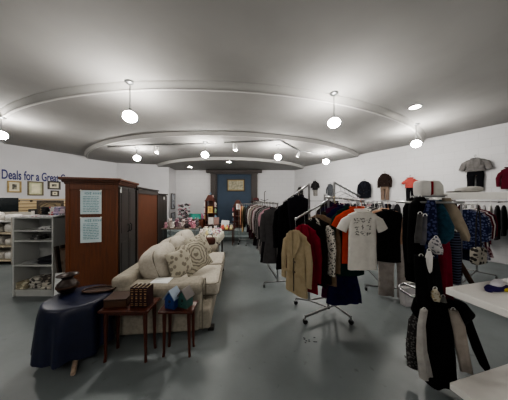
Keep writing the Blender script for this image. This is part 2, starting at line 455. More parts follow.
# white open shelf unit
U = thing('shelf_unit', 'grey white open shelf unit with four compartments', 'shelf', (-3.425, 3.12, 0), 0)
uw, ud, uh = .63, .36, 1.235
UW = mat('#b9bab7', 'plain', .5, col2='#aeb0ad', scale=3)
for sx in (-1, 1):
    MB().box((sx * (uw / 2 - .012), 0, uh / 2), (.024, ud, uh), .003).build('side_panel', UW, U)
for z in (.09, .48, .86, 1.02, uh - .012):
    MB().box((0, 0, z), (uw - .048 if z < 1.2 else uw, ud - .01, .024), .003).build('shelf_board', UW, U)
MB().box((0, ud / 2 - .008, uh / 2), (uw - .05, .012, uh - .02)).build('back_panel', mat('#a9aaa8', 'plain', .6), U)
MB().box((0, -ud / 2 + .03, .038), (uw - .05, .02, .076)).build('kick_board', UW, U)
def pile(name, label, cat, x, y, z, w, d, h, col, kind='cloth', group=None, col2=None):
    mb = MB()
    n = max(2, int(h / .035))
    for i in range(n):
        hh = h / n
        mb.sup((random.uniform(-.01, .01), random.uniform(-.01, .01), hh * (i + .5)), (w / 2 * random.uniform(.85, 1), d / 2 * random.uniform(.85, 1), hh * .56), .5, .35, 18, 6, RZ(random.uniform(-.12, .12)))
    o = mb.build(name, mat(col, kind, .9, 0, col2, 18, .3), None, (x, y, z))
    return tag(o, label, cat, group)
ux, uy = -3.425, 3.12
GS = 'things lying in the open shelf unit'
pile('folded_cloth', 'crumpled black and grey cloth in the top compartment', 'cloth', ux + .14, uy - .04, 1.033, .28, .24, .05, '#4a4a4c', 'print', GS, '#c9c9c9')
pile('folded_cloth', 'small grey patterned packet in the second compartment', 'cloth', ux - .02, uy - .06, .873, .17, .16, .075, '#8a8a88', 'print', GS, '#3c3c3c')
pile('folded_cloth', 'flat dark navy cloth on the third shelf', 'cloth', ux + .15, uy - .03, .493, .3, .26, .1, '#23242c', 'cloth', GS)
pile('folded_paper', 'flat grey paper beside the navy cloth', 'paper', ux - .14, uy - .03, .493, .24, .22, .03, '#9a9c9c', 'cloth', GS)
for i, (dx, dy, c, c2, h, l) in enumerate(((-.21, -.08, '#c9c3ae', '#8d8570', .11, 'cream rumpled shirt at the left of the bottom compartment'),
        (-.03, -.05, '#3b3a38', '#b9b5ac', .17, 'black and white rumpled cloth in the middle of the bottom compartment'),
        (.17, -.07, '#56534e', '#c4beb2', .1, 'grey rumpled cloth low at the right of the bottom compartment'))):
    pile('rumpled_cloth', l, 'cloth', ux + dx, uy + dy, .103, .2, .2, h, c, 'print', GS, c2)
pile('rumpled_cloth', 'taupe cloth heaped over the grey one in the bottom compartment', 'cloth', ux + .16, uy - .05, .206, .22, .2, .08, '#9a9186', 'print', GS, '#4e4944')
for i, (dx, c, l) in enumerate(((-.2, '#d9c9cd', 'pale pink leaflet at the left of the unit top'), (.0, '#d7b3bd', 'pink leaflet in the middle of the unit top'), (.2, '#d3d3d6', 'white leaflet at the right of the unit top'))):
    o = MB().box((0, 0, .006), (.19, .25, .012), rot=RZ(.2 * (i - 1))).box((.02, -.02, .016), (.16, .2, .008), rot=RZ(-.3)).build('leaflet_stack', mat(c, 'print', .8, 0, '#ececec', 14), None, (ux + dx, uy - .03, uh))
    tag(o, l, 'paper', 'leaflets on top of the shelf unit')
# bundles on top of the unit
for i, (px, c, c2, w, l) in enumerate(((46, '#17171a', '#2a2a2e', .17, 'black bag in front of the ornate brown picture'), (52, '#c0303a', '#e8e4e0', .1, 'red and white cloth on the clothes pile by the wardrobe'), (57, '#7d8fb0', '#c9b6cf', .12, 'blue and lilac cloth on the pile by the wardrobe'), (63, '#5f7a74', '#d8c6cf', .11, 'teal patterned cloth at the wardrobe end of the pile'))):
    q = P(px, 0, 3.16)
    pile('cloth_bundle', l, 'cloth', q.x + .02, 3.19, uh, w, .16, .15 if i < 3 else .12, c, 'print', 'bundles above the shelf unit', c2)
lf = thing('leaning_frame', 'dark framed canvas leaning beside the white shelf unit', 'picture', (-3.0, 2.9, 0), PI / 2)
R_ = RX(-.12)
MB().box((.03, 0, .4), (.05, .025, .78), 0, R_).box((.37, 0, .4), (.05, .025, .78), 0, R_).box((.2, 0, .77), (.3, .025, .05), 0, R_).box((.2, 0, .04), (.3, .025, .05), 0, R_).build('frame', mat('#3d3029', 'wood', .5), lf)
MB().box((.2, .004, .4), (.3, .012, .7), 0, R_).build('canvas', mat('#a08a78', 'print', .8, 0, '#c9b8a4', 7), lf)
o = MB().box((0, 0, .2), (.16, .012, .36), 0, RX(-.1)).build('white_board', PAPER, None, (-2.90, 2.86, .02), .3)
tag(o, 'white card leaning against the leaning frame by the wardrobe', 'card')
#@END_LEFT

#@FURN
# ------------------------------------------------------------------ wardrobes
WYA = math.radians(16)     # the fronts face right, running away to the left
def wardrobe_mats():
    return mat('#6e3d1f', 'wood', .4, 0, '#57301a'), mat('#37322f', 'wood', .35, 0, '#262220')
BRN, DRK = wardrobe_mats()
D2 = Vector((-math.sin(WYA), math.cos(WYA), 0))      # along the fronts, away
E2 = Vector((math.cos(WYA), math.sin(WYA), 0))       # out of the fronts (right)
P0 = Vector((-2.16, 3.02, 0))                        # near front corner
def wloc(s, e, z): return P0 + D2 * s + E2 * e + Vector((0, 0, z))
A = thing('wardrobe', 'tall reddish brown wardrobe with two notices taped to its side', 'wardrobe', P0, WYA)
# local: +x out of the front, +y along the front away
MB().box((-.34, .006, .91), (.66, .012, 1.66)).box((-.65, -.004, .91), (.05, .018, 1.66), .003).box((-.025, -.004, .91), (.05, .018, 1.66), .003).box((-.34, -.002, 1.7), (.6, .014, .08), .003).build('side_panel', BRN, A)
MB().box((-.34, .415, .91), (.66, .80, 1.66)).build('body', DRK, A)
MB().box((-.34, .415, .04), (.68, .83, .08), .008).build('plinth', mat('#6a4331', 'wood', .5), A)
cm = MB()
for (ov, z, h) in ((.015, 1.755, .03), (.035, 1.785, .03), (.06, 1.82, .04)):
    cm.box((-.34, .415, z), (.68 + 2 * ov, .82 + 2 * ov, h), .008)
cm.build('cornice', mat('#5a3320', 'wood', .4, 0, '#472818'), A)
for k, (y0, y1) in enumerate(((.03, .41), (.42, .80))):
    d = MB().box((.002, (y0 + y1) / 2, .91), (.022, y1 - y0, 1.6), .004)
    d.box((.014, (y0 + y1) / 2, 1.3), (.008, y1 - y0 - .12, .7), .004).box((.014, (y0 + y1) / 2, .5), (.008, y1 - y0 - .12, .6), .004)
    dd = d.build('door', DRK, A)
    MB().tube([(.02, y1 - .05 if k == 0 else y0 + .05, 1.08), (.045, y1 - .05 if k == 0 else y0 + .05, 1.06), (.045, y1 - .05 if k == 0 else y0 + .05, .96), (.02, y1 - .05 if k == 0 else y0 + .05, .94)], .01, 6).build('handle', BLACKP, dd)
nb = 0
for (z0, z1, l) in ((1.285, 1.65, 'upper printed notice with teal text taped on the wardrobe side'), (.85, 1.235, 'lower printed notice with teal text taped on the wardrobe side')):
    t = thing('paper_notice', l, 'notice', wloc(-.47, 0, 0) if False else P0, WYA, 'notices on the wardrobe side')
    x0, x1 = -.487, -.217
    MB().box(((x0 + x1) / 2, -.016, (z0 + z1) / 2), (x1 - x0, .003, z1 - z0)).build('sheet', mat('#cfdcde', 'plain', .9, col2='#c5d3d5'), t)
    ln = MB(); TEALI = mat('#56909a', 'plain', .9)
    random.seed(5 + nb)
    zz = z1 - .04; xx = x0 + .06
    for k in range(9):                               # heading letters
        hgt = random.choice((.035, .045, .03)); ww = .017
        if k in (4,): xx += .012
        ln.box((xx, -.0185, zz - .01), (.005, .002, hgt)).box((xx + .008, -.0185, zz + hgt * .3 - .01), (.012, .002, .006)).box((xx + .008, -.0185, zz - hgt * .2 - .01), (.01, .002, .005))
        xx += ww + .006
    for r in range(10):
        z = z1 - .1 - r * .025; x = x0 + .035
        while x < x1 - .05:
            w = random.uniform(.02, .055); w = min(w, x1 - .035 - x)
            ln.box((x + w / 2, -.0185, z), (w, .002, .008)); x += w + .008
    ln.build('lettering', TEALI, t); nb += 1
    for k, (cx, cz) in enumerate(((x0 + .01, z1 - .005), (x1 - .01, z1 - .005))):
        MB().box((cx, -.0185, cz), (.03, .002, .02), 0, RY(.6 * (1 - 2 * k))).build('tape', mat('#e6e6dc', 'plain', .4), t)
MB().box((.02, .04, 1.645), (.004, .035, .05)).box((.022, .06, 1.66), (.004, .02, .09)).build('price_tag', PAPER, A)
# second armoire: brown front
Q0 = P(135.5, 0, 3.98); Q1 = P(158, 0, 5.7); Q2 = P(167, 0, 6.5)
def slab_cab(name, label, a, b, depth, h, m, rec, cor=True):
    a = Vector((a.x, a.y, 0)); b = Vector((b.x, b.y, 0)); d = b - a; L = d.length; yaw = math.atan2(d.y, d.x) - PI / 2
    t = thing(name, label, 'wardrobe', a, yaw)
    MB().box((-depth / 2 - .02, L / 2, h / 2), (depth, L - .012, h - .04), .004).build('body', DRK, t)
    if rec:
        MB().box((-.01, L / 2, h / 2 - .02), (.02, L - .2, h - .2), .004).build('front_panel', m, t)
        MB().box((0, .05, h / 2 - .02), (.05, .08, h - .12), .006).box((0, L - .05, h / 2 - .02), (.05, .08, h - .12), .006).box((0, L / 2, h - .1), (.05, L - .18, .1), .006).build('front_frame', DRK, t)
    else:
        for k in range(2):
            dd = MB().box((-.008, L * (k + .5) / 2, h / 2), (.022, L / 2 - .01, h - .14), .004).build('door', m, t)
            MB().sup((.012, L / 2 + (.04 if k else -.04), h * .5), (.014, .014, .014), 1, 1, 10, 6).build('knob', STEEL, dd)
    MB().box((-depth / 2 + .01, L / 2, h - .02), (depth + .05, L + .0, .04), .008).build('top', DRK, t)
    return t
slab_cab('armoire', 'open fronted armoire with a plain brown panel behind the sofa', Q0, Q1, .5, 1.79, mat('#66391f', 'wood', .4, 0, '#4c2916'), True)
far_cab = slab_cab('tall_cabinet', 'dark tall cabinet at the far end of the wardrobe row', Q1 + Vector((.0, .03, 0)), Q2, .5, 1.70, DRK, False)
MB().box((.012, .45, 1.56), (.004, .09, .09)).build('price_tag', PAPER, far_cab)

# ------------------------------------------------------------------ sofa
SYA = math.radians(5.5)
SF_SHADE = mat('#999386', 'cloth', .95, 0, '#868075', 30, .25)  # base, arms and back frame: cushion fabric darkened, shade put into the colour
SF2 = mat('#b3ada1', 'cloth', .95, 0, '#a09a8e', 30, .25)
SPIPE_SHADE = mat('#736d61', 'cloth', .95)  # piping toned dark to paint in the shaded outlines of arms and cushions
S = thing('sofa', 'cream fabric sofa with loose back cushions facing the aisle', 'sofa', (-.43, 2.12, 0), SYA)
# local: x = 0 at the front edge, negative towards the back; y = 0 at the near arm
SL, SD = 2.05, 1.12
MB().box((-SD / 2 - .03, SL / 2, .155), (SD - .06, SL - .06, .23), .03, seg=3).build('base', SF_SHADE, S)
for y in (.0, SL - .25):
    a = MB()
    a.box((-SD / 2 - .07, y + .125, .29), (SD - .2, .235, .51), .035, seg=3)
    a.box((-SD / 2 - .06, y + .125, .5), (SD - .17, .27, .15), .065, seg=4)
    ar = a.build('arm', SF_SHADE, S)
    MB().tube([(-.145, y + .0, .06), (-.142, y - .005, .45), (-.142, y + .03, .55), (-.142, y + .12, .575), (-.142, y + .21, .55), (-.142, y + .245, .45), (-.145, y + .24, .06)], .006, 6).build('piping', SPIPE_SHADE, ar)
bk = MB().box((-SD + .12, SL / 2, .36), (.2, SL - .02, .62), .05, RY(-.06), 4).build('back_frame', SF_SHADE, S)
for k in range(2):
    y0 = .285 + k * .745
    c = MB().box((-.37, y0 + .365, .37), (.76, .725, .17), .05, seg=4).sup((-.37, y0 + .37, .44), (.33, .33, .03), .8, .4, 28, 8)
    cc = c.build('seat_cushion', SF2, S)
    for z in (.30, .44):
        MB().tube([(-.7, y0 + .004, z), (-.04, y0 + .004, z), (.006, y0 + .05, z), (.006, y0 + .68, z), (-.04, y0 + .727, z)], .006, 6).build('piping', SPIPE_SHADE, cc)
for k in range(3):
    y0 = .2 + k * .6
    rr_ = RY(-.30) @ RX((.10, -.08, .06)[k])
    bc = MB().sup((-.78, y0 + .29, .68), (.17, .285, .215), .65, .45, 28, 14, rr_).build('back_cushion', SF2, S)
    MB().tube([Vector((-.78, y0 + .29, .68)) + rr_ @ Vector((.06, .278 * math.copysign(abs(math.cos(a)) ** .5, math.cos(a)), .2 * math.copysign(abs(math.sin(a)) ** .5, math.sin(a)))) for a in [2 * PI * q / 28 for q in range(29)]], .007, 6).build('piping', SPIPE_SHADE, bc)
for (x, y) in ((-.06, .1), (-.06, SL - .1), (-SD + .1, .1), (-SD + .1, SL - .1)):
    MB().box((x, y, .02), (.07, .07, .04), .005).build('foot', mat('#1d1714', 'wood', .5), S)
SM = Matrix.Translation(Vector((-.43, 2.12, 0))) @ Matrix.Rotation(SYA, 4, 'Z')
def s_at(x, y, z): return SM @ Vector((x, y, z))
def throw(label, x, y, z, w, h, t, rot, m):
    o = MB().pillow((0, 0, 0), w, h, t, Matrix.Identity(3)).build('throw_pillow', m, None, s_at(x, y, z))
    o.rotation_euler = (RZ(SYA) @ rot).to_euler()
    tag(o, label, 'pillow', 'patterned pillows on the sofa')
    MB().tube([(-w / 2 * .9, -h / 2 * .9, 0), (0, -h / 2 * .9, 0), (w / 2 * .9, -h / 2 * .9, 0), (w / 2 * .9, 0, 0), (w / 2 * .9, h / 2 * .9, 0), (0, h / 2 * .9, 0), (-w / 2 * .9, h / 2 * .9, 0), (-w / 2 * .9, 0, 0), (-w / 2 * .9, -h / 2 * .9, 0)], .006, 6).build('piping', SPIPE_SHADE, o)
PILM = mat('#aca696', 'swirl', .95, 0, '#777164', 8.0, .1)
PILM2 = mat('#7a7467', 'print', .95, 0, '#aca696', 18, .1)
def prot(lean, turn, roll=0): return RZ(turn) @ RY(PI / 2 - lean) @ RZ(roll)
throw('narrow leaf patterned pillow propped against the nearest back cushion', -.49, .39, .69, .36, .40, .11, prot(.25, -.5, .1), PILM2)
throw('large swirl patterned pillow in the middle of the sofa', -.36, .66, .70, .44, .44, .12, prot(.42, -.85, .25), PILM)
throw('leaf patterned pillow at the far end of the sofa', -.40, 1.20, .70, .42, .42, .12, prot(.42, -.8, .25), PILM2)
# paper on the arm
o = MB().box((0, 0, .003), (.2, .15, .003), 0, RZ(-.12) ).box((.006, -.045, -.02), (.2, .004, .05), 0, RZ(-.12) ).build('paper_sheet', PAPER, None, s_at(-.62, .13, .572), SYA)
tag(o, 'white sheet of paper lying on the near sofa arm', 'paper')
o = MB().sup((0, 0, .04), (.14, .1, .05), .7, .7).sup((.1, .02, .03), (.08, .08, .035), .7, .7).build('folded_throw', mat('#2e2c24', 'cloth', .95, 0, '#4b463a', 14, .4), None, s_at(-.85, 1.84, .68))
tag(o, 'dark green folded throw on the far end of the sofa back', 'blanket')
hb = thing('handbag', 'brown leather handbag on the far sofa arm', 'bag', s_at(-.32, SL - .16, .57), .3)
MB().sup((0, 0, .075), (.12, .06, .075), .5, .4).build('bag_body', mat('#4d2416', 'plain', .5, col2='#2c150d'), hb)
MB().tube([(-.07, 0, .12), (-.05, 0, .2), (0, 0, .22), (.05, 0, .2), (.07, 0, .12)], .008, 6).build('bag_handle', mat('#1d100b', 'plain', .5), hb)

# ------------------------------------------------------------------ round table with navy cloth
TR = thing('round_table', 'small round pedestal table hidden under a navy cloth', 'table', (-1.735, 1.89, 0))
MB().lathe([(.001, .52), (.25, .52), (.25, .54), (.001, .54)], n=32).build('table_top', mat('#8a6a4c', 'wood', .5), TR)
MB().lathe([(.04, .06), (.03, .2), (.045, .33), (.03, .52)], n=14).build('pedestal', mat('#8a6a4c', 'wood', .5), TR)
for k in range(3):
    a = -0.95 + k * 2 * PI / 3
    MB().tube([(.02 * math.cos(a), .02 * math.sin(a), .12), (.14 * math.cos(a), .14 * math.sin(a), .08), (.34 * math.cos(a), .34 * math.sin(a), .02)], [.025, .022, .018], 8).build('leg', mat('#b39e8b', 'wood', .5), TR)
rings = []
NC = 72
for (r, z, amp) in ((.002, .55, 0), (.12, .55, 0), (.24, .55, 0), (.258, .546, 0), (.268, .531, .002), (.275, .49, .006), (.285, .42, .012), (.293, .3, .016), (.30, .2, .02), (.306, .10, .024)):
    ring = []
    for k in range(NC):
        a = 2 * PI * k / NC
        wv = math.sin(9 * a + .6) + .5 * math.sin(15 * a + 2) + .3 * math.sin(4 * a)
        rr = r + amp * wv
        ring.append(Vector((rr * math.cos(a), rr * math.sin(a), z + (amp * .5 * math.sin(5 * a + 1) if z < .2 else 0))))
    rings.append(ring)
cl = MB().loft(rings, True, False).build('tablecloth', mat('#0f1530', 'cloth', .38, 0, '#0a0f24', 12, .05), None, (-1.735, 1.89, 0))
tag(cl, 'navy cloth draped in folds over the small round table', 'tablecloth')
vz = thing('vase', 'squat dark metal vase with a flared rim on the navy cloth', 'vase', P(69.5, 0, 1.98).to_2d().to_3d() + Vector((0, 0, .5505)))
vz.location.y = 1.96
MB().lathe([(.045, 0), (.05, .006), (.075, .03), (.088, .065), (.08, .1), (.05, .128), (.042, .142), (.05, .158), (.086, .176), (.088, .18), (.078, .178), (.04, .158), (.034, .142)], n=28, c1=False).build('vase_body', mat('#2e221c', 'plain', .4, .3, '#1b1411', 12), vz)
MB().lathe([(.089, .055), (.0915, .062), (.0915, .07), (.089, .077)], n=28, c0=False, c1=False).build('band', mat('#4a352a', 'plain', .4, .4), vz)
ty = thing('serving_tray', 'dark oval wooden tray at the back of the navy table', 'tray', (-1.62, 1.99, .5505), .2)
MB().sup((0, 0, .006), (.15, .07, .006), .5, 1, 28, 6).build('tray_base', mat('#3a271d', 'wood', .4), ty)
rr = [(.15 * math.cos(2 * PI * k / 24), .07 * math.sin(2 * PI * k / 24), .018) for k in range(25)]
MB().tube(rr, .008, 6).build('tray_rim', mat('#4a3325', 'wood', .4), ty)

# ------------------------------------------------------------------ two side tables
TW = mat('#4f2416', 'wood', .3, 0, '#391910')
def side_table(label, x0, x1, y0, y1, h, ap, yaw=0):
    t = thing('side_table', label, 'table', ((x0 + x1) / 2, (y0 + y1) / 2, 0), yaw, 'small reddish side tables in front of the sofa')
    w, d = x1 - x0, y1 - y0
    MB().box((0, 0, h - .012), (w + .04, d + .04, .024), .006).build('table_top', TW, t)
    MB().box((0, -d / 2 + .03, h - .024 - ap / 2), (w - .05, .016, ap)).box((0, d / 2 - .03, h - .024 - ap / 2), (w - .05, .016, ap)).box((-w / 2 + .03, 0, h - .024 - ap / 2), (.016, d - .05, ap)).box((w / 2 - .03, 0, h - .024 - ap / 2), (.016, d - .05, ap)).build('apron', TW, t)
    for sx in (-1, 1):
        for sy in (-1, 1):
            x, y = sx * (w / 2 - .025), sy * (d / 2 - .025)
            MB().tube([(x, y, h - .024), (x, y, h - .1), (x + sx * .004, y, .05), (x + sx * .008, y + sy * .004, 0)], [.02, .019, .012, .014], 8).build('leg', TW, t)
side_table('long reddish wood side table holding the books, beside the navy table', -1.40, -.985, 1.74, 1.95, .492, .04)
side_table('smaller reddish wood side table holding two little houses', -.885, -.60, 1.80, 1.97, .452, .02)
bx = thing('wooden_box', 'low brown wooden box lying next to the books', 'box', (-1.31, 1.86, .4925), .12)
MB().box((0, 0, .03), (.2, .17, .06), .004).build('box_base', mat('#4a3020', 'wood', .45), bx)
MB().box((0, 0, .07), (.206, .176, .018), .005).build('box_lid', mat('#3a2418', 'wood', .45), bx)
for k in range(4):
    t = thing('book', 'maroon gilt volume, %s from the left of the four on the side table' % ORD[k], 'book', (-1.14 + k * .041, 1.83, .4925), -.06, 'maroon set of books on the side table')
    h = .185
    bk = mat('#2e1313', 'plain', .5, col2='#1e0c0c')
    MB().box((0, -.046, h / 2), (.038, .008, h), .003).box((-.0175, 0, h / 2), (.003, .10, h)).box((.0175, 0, h / 2), (.003, .10, h)).build('cover', bk, t)
    MB().box((0, .004, h / 2), (.032, .09, h - .03)).build('pages', mat('#cdbf9f', 'stripe', .8, 0, '#a89a7a', 60), t)
    gl = MB()
    for z in (.02, .035, .06, .085, .1, .125, .15, .168):
        gl.box((0, -.0508, z), (.026 if z not in (.06, .085, .1, .125) else .016, .0015, .005 if z not in (.085, .125) else .012))
    gl.build('gilt_lettering', mat('#b7946a', 'plain', .4, .5), t)
def house(label, x, y, rz, body, roof, w, h):
    t = thing('birdhouse', label, 'birdhouse', (x, y, .4525), rz, 'painted wooden birdhouses on the side table')
    d = w * .9; hb = h * .58
    MB().poly([(-w / 2, -d / 2, 0), (w / 2, -d / 2, 0), (w / 2, -d / 2, hb), (0, -d / 2, h), (-w / 2, -d / 2, hb)], d, (0, 1, 0)).build('house_body', body, t)
    for s in (-1, 1):
        L = math.hypot(w / 2, h - hb); a = math.atan2(h - hb, w / 2)
        MB().box((s * w / 4 + s * .006, 0, (hb + h) / 2 + .004), (L + .022, d + .03, .008), .002, RY(s * a)).build('roof', roof, t)
    MB().tube([(0, -d / 2 + .002, hb * .75), (0, -d / 2 - .002, hb * .75)], .014, 14).build('entrance_hole', BLACKP, t)
    MB().tube([(0, -d / 2, hb * .42), (0, -d / 2 - .025, hb * .42)], .004, 6).build('perch', body, t)
house('royal blue wooden birdhouse with a pale roof', -.80, 1.87, -.25, mat('#16336e', 'plain', .6, col2='#102656'), mat('#7d8a99', 'plain', .5), .105, .165)
house('grey green wooden birdhouse with a dark roof', -.68, 1.885, -.35, mat('#2f5650', 'plain', .6, col2='#24433f'), mat('#5c5552', 'plain', .5), .105, .165)
#@END_FURN
#@REST
# ------------------------------------------------------------------ garments
def sm(t): return t * t * (3 - 2 * t)
def interp(keys, z):
    for (a, va), (b, vb) in zip(keys, keys[1:]):
        if z <= b: return [lerp(x, y, sm((z - a) / (b - a)) if b > a else 0) for x, y in zip(va, vb)]
    return list(keys[-1][1])
def body_loft(mb, keys, amp, ph, n=26, fr=5, nz=13, cx=0.0):
    """keys: (drop, (half width, half thickness)); folds grow towards the hem"""
    z0, z1 = keys[0][0], keys[-1][0]
    zs = sorted(set([k[0] for k in keys] + [lerp(z0, z1, i / nz) for i in range(nz + 1)]))
    rings = []
    for z in zs:
        hw, ht = interp(keys, z); t = (z - z0) / (z1 - z0)
        ring = []
        for k in range(n):
            a = 2 * PI * k / n
            ca, sa = math.cos(a), math.sin(a)
            x = hw * math.copysign(abs(ca) ** .8, ca); y = ht * math.copysign(abs(sa) ** .8, sa)
            f = amp * t * (math.sin(fr * x / max(hw, .05) * 1.6 + ph) + .5 * math.sin(fr * 1.9 * x / max(hw, .05) + 2 * ph))
            zz = -z + (amp * .4 * math.sin(3 * a + ph) if t > .95 else 0)
            ring.append(Vector((x + cx, y + f, zz)))
        rings.append(ring)
    return mb.loft(rings)
def hanger(parent, w, m=None, clip=False, dp=0.0):
    h = MB()
    h.tube([(.019 * math.cos(a), 0, .019 * math.sin(a)) for a in [-.6 + (PI + .9) * k / 8 for k in range(9)]] + [(-.006, 0, -.02), (0, 0, -.075 - dp)], .003, 5)
    if clip:
        h.tube([(-w * .42, 0, -.09), (0, 0, -.075), (w * .42, 0, -.09)], .004, 5)
    else:
        h.tube([(-w * .40, 0, -.137 - dp), (-w * .2, 0, -.112 - dp), (0, 0, -.082 - dp), (w * .2, 0, -.112 - dp), (w * .40, 0, -.137 - dp)], .008, 6)
    return h.build('hanger', m or WHITEP, parent)
def trouser_lofts(mb, top, l, w, ph, amp=.006):
    body_loft(mb, [(top, (w * .38, .02)), (top + .1, (w * .46, .035)), (top + l * .3, (w * .47, .04))], .003, ph, 22)
    for s in (-1, 1):
        body_loft(mb, [(top + l * .24, (w * .235, .036)), (top + l * .6, (w * .2, .03)), (top + l, (w * .2, .026))], amp, ph + s, 16, 3, 8, s * w * .245)
NG = 0
BEADW = mat('#1a1716', 'print', .6, 0, '#c9c4ba', 45)
def garment(style, label, cat, pos, yaw, w, l, m, group=None, sl=.5, m2=None, hang=None, name=None, top=.085, detail=True, thin=None):
    global NG
    NG += 1; ph = NG * 1.7
    mb = MB()
    if style in ('trousers', 'jeans'):
        trouser_lofts(mb, .1, l, w, ph)
    elif style == 'skirt':
        body_loft(mb, [(.1, (w * .36, .022)), (.2, (w * .44, .04)), (.1 + l, (w * .6, .06))], .014, ph, 30, 7)
    elif style == 'scarf':
        body_loft(mb, [(.0, (w * .3, .02)), (.06, (w * .4, .03)), (l * .6, (w * .5, .028)), (l, (w * .46, .02))], .008, ph, 22, 4)
    else:
        sh = top + .05
        hem = {'dress': .62, 'coat': .54, 'blazer': .5, 'tee': .47, 'shirt': .49, 'vest': .44, 'sweater': .47}.get(style, .48)
        ws = {'dress': .36, 'coat': .44, 'blazer': .43, 'vest': .40}.get(style, .45)
        am = {'dress': .018, 'coat': .010, 'blazer': .007, 'tee': .006}.get(style, .008)
        body_loft(mb, [(top - .005, (w * .13, .022)), (top + .012, (w * .2, .03)), (sh, (w * .46, .036)), (sh + .05, (w * .475, .045)), (sh + .16, (w * .44, .05)),
                       (top + max(l * .55, .25), (w * ws, .045)), (top + l, (w * hem, .045))], am, ph, 28, 7 if style == 'dress' else 4)
    o = mb.build(name or {'tee': 't_shirt', 'vest': 'sleeveless_top'}.get(style, style), m, None, pos, yaw)
    tag(o, label, cat, group)
    if thin is None: thin = .6 if group and ('rack' in group or 'rail' in group or 'behind the black' in group or 'under the white' in group) and 'four arm' not in group else (.7 if group and 'four arm' in group else 1)
    o.scale = (1, thin, 1)
    if style in ('scarf',):
        MB().tube([(.019 * math.cos(a), 0, .019 * math.sin(a)) for a in [-.4 + (PI + .8) * k / 8 for k in range(9)]], .004, 5).build('hanger_loop', m, o)
        return o
    hanger(o, w, hang, style in ('trousers', 'jeans', 'skirt'), 0 if style in ('trousers', 'jeans', 'skirt') else top - .085)
    if style in ('trousers', 'jeans', 'skirt'):
        if detail:
            MB().lathe([(.2, 0), (.2, -.03)], (0, 0, -.1), 20, False, False)
            wb = MB(); body_loft(wb, [(.096, (w * .385, .024)), (.13, (w * .41, .029))], 0, ph, 20, 3, 2); wb.build('waistband', m2 or m, o)
        return o
    sh = top + .05
    if sl > 0:
        for s in (-1, 1):
            x0 = s * (w * .45)
            if sl < .3:
                pts = [(x0 - s * .03, 0, -sh - .045), (x0 + s * .03, 0, -sh - .08), (x0 + s * .075, 0, -sh - sl * .85)]; rs = [.06, .066, .07]
            else:
                pts = [(x0 - s * .035, 0, -sh - .05), (x0 + s * .01, .0, -sh - .09), (x0 + s * .045, -.004, -sh - sl * .5), (x0 + s * .04, -.018, -sh - sl)]; rs = [.05, .06, .052, .044]
            ks = max(.55, min(1, w / .40)); rs = [q * ks for q in rs]
            sv = MB().tube(pts, rs, 12)
            sv.V = [(v[0], v[1] * .62, v[2]) for v in sv.V]
            so_ = sv.build('sleeve', m2 if m2 is BEADW else m, o)
            if detail and sl >= .4:
                e = Vector(pts[-1]); e.y *= .62
                cf = MB().tube([e + Vector((0, 0, .035)), e + Vector((0, 0, -.003))], [.0465 * ks, .0465 * ks], 12)
                cf.V = [(v[0], e.y + (v[1] - e.y) * .64, v[2]) for v in cf.V]
                cf.build('cuff', m2 or m, so_)
    if detail:
        if style in ('blazer', 'coat'):
            for s in (-1, 1):
                MB().poly([(s * .012, -.052, -top - .3), (s * .03, -.05, -top + .004), (s * .075, -.048, -top - .01), (s * .105, -.053, -top - .12), (s * .085, -.056, -top - .13), (s * .085, -.056, -top - .16)], .006, (0, -1, 0)).build('lapel', m2 or m, o)
            MB().box((0, -.0535, -top - .3 - (l - .33) / 2), (.006, .01, l - .33)).build('front_edge', mat('#1a1715', 'plain', .9) if m2 is None else m2, o)
            if style == 'blazer':
                for s in (-1, 1):
                    MB().box((s * w * .26, -.055, -top - l * .66), (.12, .008, .035), .003).build('pocket_flap', m2 or m, o)
                for z in (.34, .45):
                    MB().sup((.02, -.06, -top - z), (.011, .005, .011), 1, 1, 10, 6).build('button', mat('#4a3c2e', 'plain', .4), o)
        elif style in ('tee', 'sweater', 'dress', 'vest'):
            nk = MB().tube([(.085 * math.cos(a), -.012 + .028 * math.sin(a), -top + .006 - .03 * max(0, -math.sin(a))) for a in [2 * PI * k / 20 for k in range(21)]], .009, 6)
            nk.build('neckband', m2 or m, o)
        elif style == 'shirt':
            for s in (-1, 1):
                MB().poly([(s * .004, -.05, -top - .06), (s * .02, -.03, -top + .016), (s * .07, -.02, -top + .02), (s * .085, -.05, -top - .06)], .006, (0, -1, 0)).build('collar', m2 or m, o)
            MB().box((0, -.05, -top - .06 - (l - .09) / 2), (.03, .006, l - .1)).build('button_placket', m2 or m, o)
    return o

def F(col, kind='cloth', col2=None, scale=14):
    return mat(col, kind, .95, 0, col2, scale, .15 if kind == 'cloth' else 0, .12)
# ---- racks
def caster(parent, x, y):
    c = MB().tube([(x, y - .012, .03), (x, y + .012, .03)], .028, 14).build('caster', BLACKP, parent)
    MB().tube([(x, y, .085), (x, y, .05)], .007, 6).box((x, y, .055), (.03, .036, .012)).build('caster_fork', CHROME, c)
def face_out(d):      # yaw so that the garment's front looks along d
    return math.atan2(d.x, -d.y)

